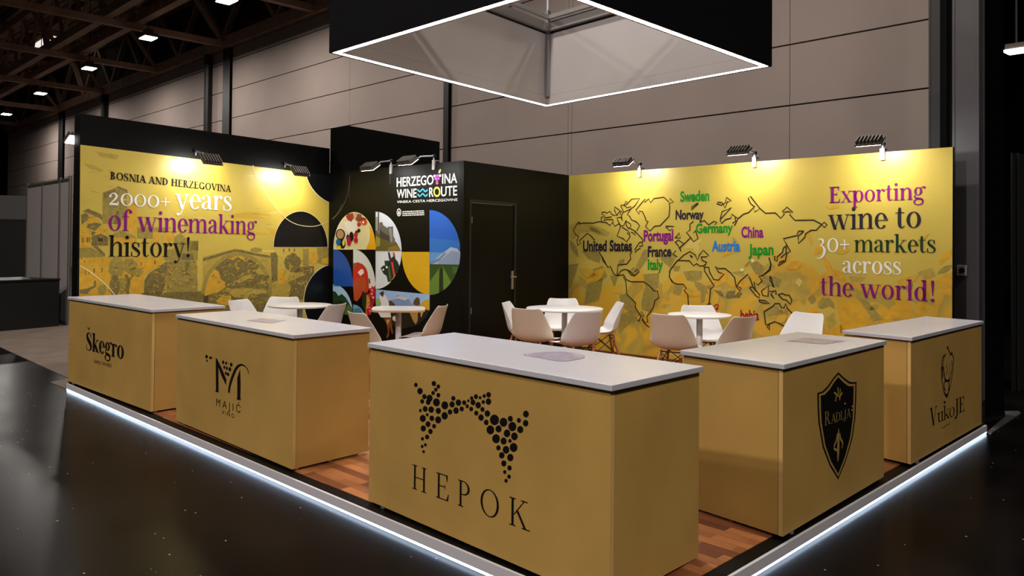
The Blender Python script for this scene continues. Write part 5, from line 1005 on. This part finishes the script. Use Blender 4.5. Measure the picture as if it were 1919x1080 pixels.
# ------------------------------------------------------------------ arm lamps
def arm_lamp(clamp, pl, head_px, label, reach=.38, up_=.08, tilt=.55, watt=ARM_LAMP_WATT, side=0.0, hook=True):
    c = pl.on(*clamp); n = pl.n; e = pl.e
    hd = c + n * reach + e * side + Vector((0, 0, up_))
    t = thing('arm_lamp', label, 'lamp', tuple(c), 0, 'arm lamps clamped along the stand walls')
    m = MB(); m.prism([xy(c - e * .022 + n * .03), xy(c + e * .022 + n * .03), xy(c + e * .022 + n * .004), xy(c - e * .022 + n * .004)], c.z - .07, c.z + .04)
    if hook: m.prism([xy(c - e * .022 + n * .03), xy(c + e * .022 + n * .03), xy(c + e * .022 - n * .06), xy(c - e * .022 - n * .09)], c.z + .04, c.z + .052); m.build('clamp', M_alu, t)
    m = MB(); k = c + n * .02 + Vector((0, 0, .10)); m.tube([c + n * .02 + Vector((0, 0, .05)), k, c.lerp(hd, .55) + Vector((0, 0, .08)), hd - n * .06 + Vector((0, 0, .0))], .010, 8); m.build('arm', M_alu, t)
    m = MB(); m.tube([k - e * .025, k + e * .025], .02, 10); m.build('joint', M_wire, t)
    d = (-n * tilt + Vector((0, 0, -1)) * .83).normalized(); sdir = e; bdir = d.cross(sdir).normalized()
    def P(a, b_, c_): return hd + sdir * a + bdir * b_ + d * c_
    def bx(mb, x0, x1, y0, y1, z0, z1):
        v = [P(x, y, z) for z in (z0, z1) for x, y in ((x0, y0), (x1, y0), (x1, y1), (x0, y1))]
        for q in ((3, 2, 1, 0), (4, 5, 6, 7), (0, 1, 5, 4), (1, 2, 6, 5), (2, 3, 7, 6), (3, 0, 4, 7)): mb.face([v[i] for i in q])
    m = MB(); bx(m, -.13, .13, -.075, .075, -.02, .0)
    for i in range(7): bx(m, -.12 + i * .036, -.108 + i * .036, -.065, .065, -.055, -.02)
    m.build('housing', M_lamphead, t)
    m = MB(); bx(m, -.12, .12, -.065, .065, .0, .008); m.build('glass', M_lampglow, t)
    shade_light(t, 'arm_lamp_light', 'AREA', watt, (.22, .12), (1, .985, .94), tuple(P(0, 0, .02) - Vector(c)), d)
    return t
arm_lamp((1200, 322), P_right, None, 'arm lamp above the empty upper left of the map print')
arm_lamp((1415, 303), P_right, None, 'arm lamp above the middle of the map print')
arm_lamp((1655, 288), P_right, None, 'arm lamp above the word Exporting')
arm_lamp((365, 299), P_left, None, 'arm lamp above the slogan on the bridge print', reach=.32, up_=-.03, tilt=.95, hook=False)
arm_lamp((532, 321), P_left, None, 'arm lamp above the thin ring on the bridge print', reach=.32, up_=-.03, tilt=.95, hook=False)
arm_lamp((735, 316), P_cab, None, 'arm lamp over the cabin front, nearer the tower', reach=.36, up_=-.02, watt=ARM_LAMP_WATT * .6)
arm_lamp((815, 308), P_cab, None, 'arm lamp over the title lettering of the cabin front', reach=.44, up_=-.01, watt=ARM_LAMP_WATT * .6)
P_out = Plane(wA + Vector((-.13, .35, 0)), wA + Vector((-.13 - .3, .35 + 1.7, 0))); P_out.n = -P_left.n; P_out.e = P_left.e
c_ = wA - P_left.n * .13 + P_left.e * .1; 
class Fix:                             # a face hidden from the camera: fixed anchor
    n = -P_left.n; e = P_left.e
    def on(s, x, y): return Vector((c_.x, c_.y, HL - .28))
arm_lamp((0, 0), Fix(), None, 'bright arm lamp outside the end of the tall black wall', reach=.10, up_=.02, watt=6, hook=False)

# ------------------------------------------------------------------ hanging canopy
zc = 3.3 + HP
k0, k1, k2 = at(616.7, 99.4, zc), at(1023.3, 201, zc), at(1446.7, 125, zc)
k3 = meet(k0, at(945, 0, zc), k2, at(1107, 0, zc)); k3.z = zc
K = [k0, k3, k2, k1]                   # left, front, right, back
cc = sum(K, Vector()) / 4
can = thing('canopy', 'square black fabric canopy hanging over the stand with a glowing white rim', 'canopy', (cc.x, cc.y, zc))
hC = 1.12
def ins(t_): return [p + ((K[(i + 1) % 4] - p).normalized() + (K[i - 1] - p).normalized()) * t_ for i, p in enumerate(K)]
a0, a1, a2, a3 = ins(0), ins(.018), ins(.082), ins(.10)
names = ('outer_panel',) * 4
for i in range(4):
    j_ = (i + 1) % 4
    m = MB(); m.prism([xy(a0[i]), xy(a0[j_]), xy(a1[j_]), xy(a1[i])], zc, zc + hC); m.build('outer_panel', M_canout, can)
    m = MB(); m.prism([xy(a2[i]), xy(a2[j_]), xy(a3[j_]), xy(a3[i])], zc + .12, zc + hC - .2); m.build('inner_panel', M_canin, can)
    m = MB(); m.prism([xy(a2[i]), xy(a2[j_]), xy(ins(.102)[j_]), xy(ins(.102)[i])], zc + .004, zc + .118); m.build('lower_rail', M_canin, can)
    m = MB(); m.prism([xy(a1[i]), xy(a1[j_]), xy(a2[j_]), xy(a2[i])], zc + .006, zc + .03); m.build('light_rim', M_ring, can)
    m = MB(); q = ins(.13); m.bar((q[i].x, q[i].y, zc + hC - .12), (q[j_].x, q[j_].y, zc + hC - .12), .06, .1); q = ins(.2); m.bar((q[i].x, q[i].y, zc + hC - .02), (q[j_].x, q[j_].y, zc + hC - .02), .05, .05); m.build('frame_beam', mat('pale_frame_metal', (150, 146, 143), 0.5, metal=0.2), can)
    p = ins(.13)[i]; m = MB(); m.bar((p.x, p.y, zc + .1), (p.x, p.y, zc + hC + .1), .05, .05); m.tube([(p.x, p.y, zc + hC), (p.x, p.y, zt + 2.6)], .012 if i != 3 else .022, 8); m.build('corner_post', M_alud if i != 3 else M_alu, can)
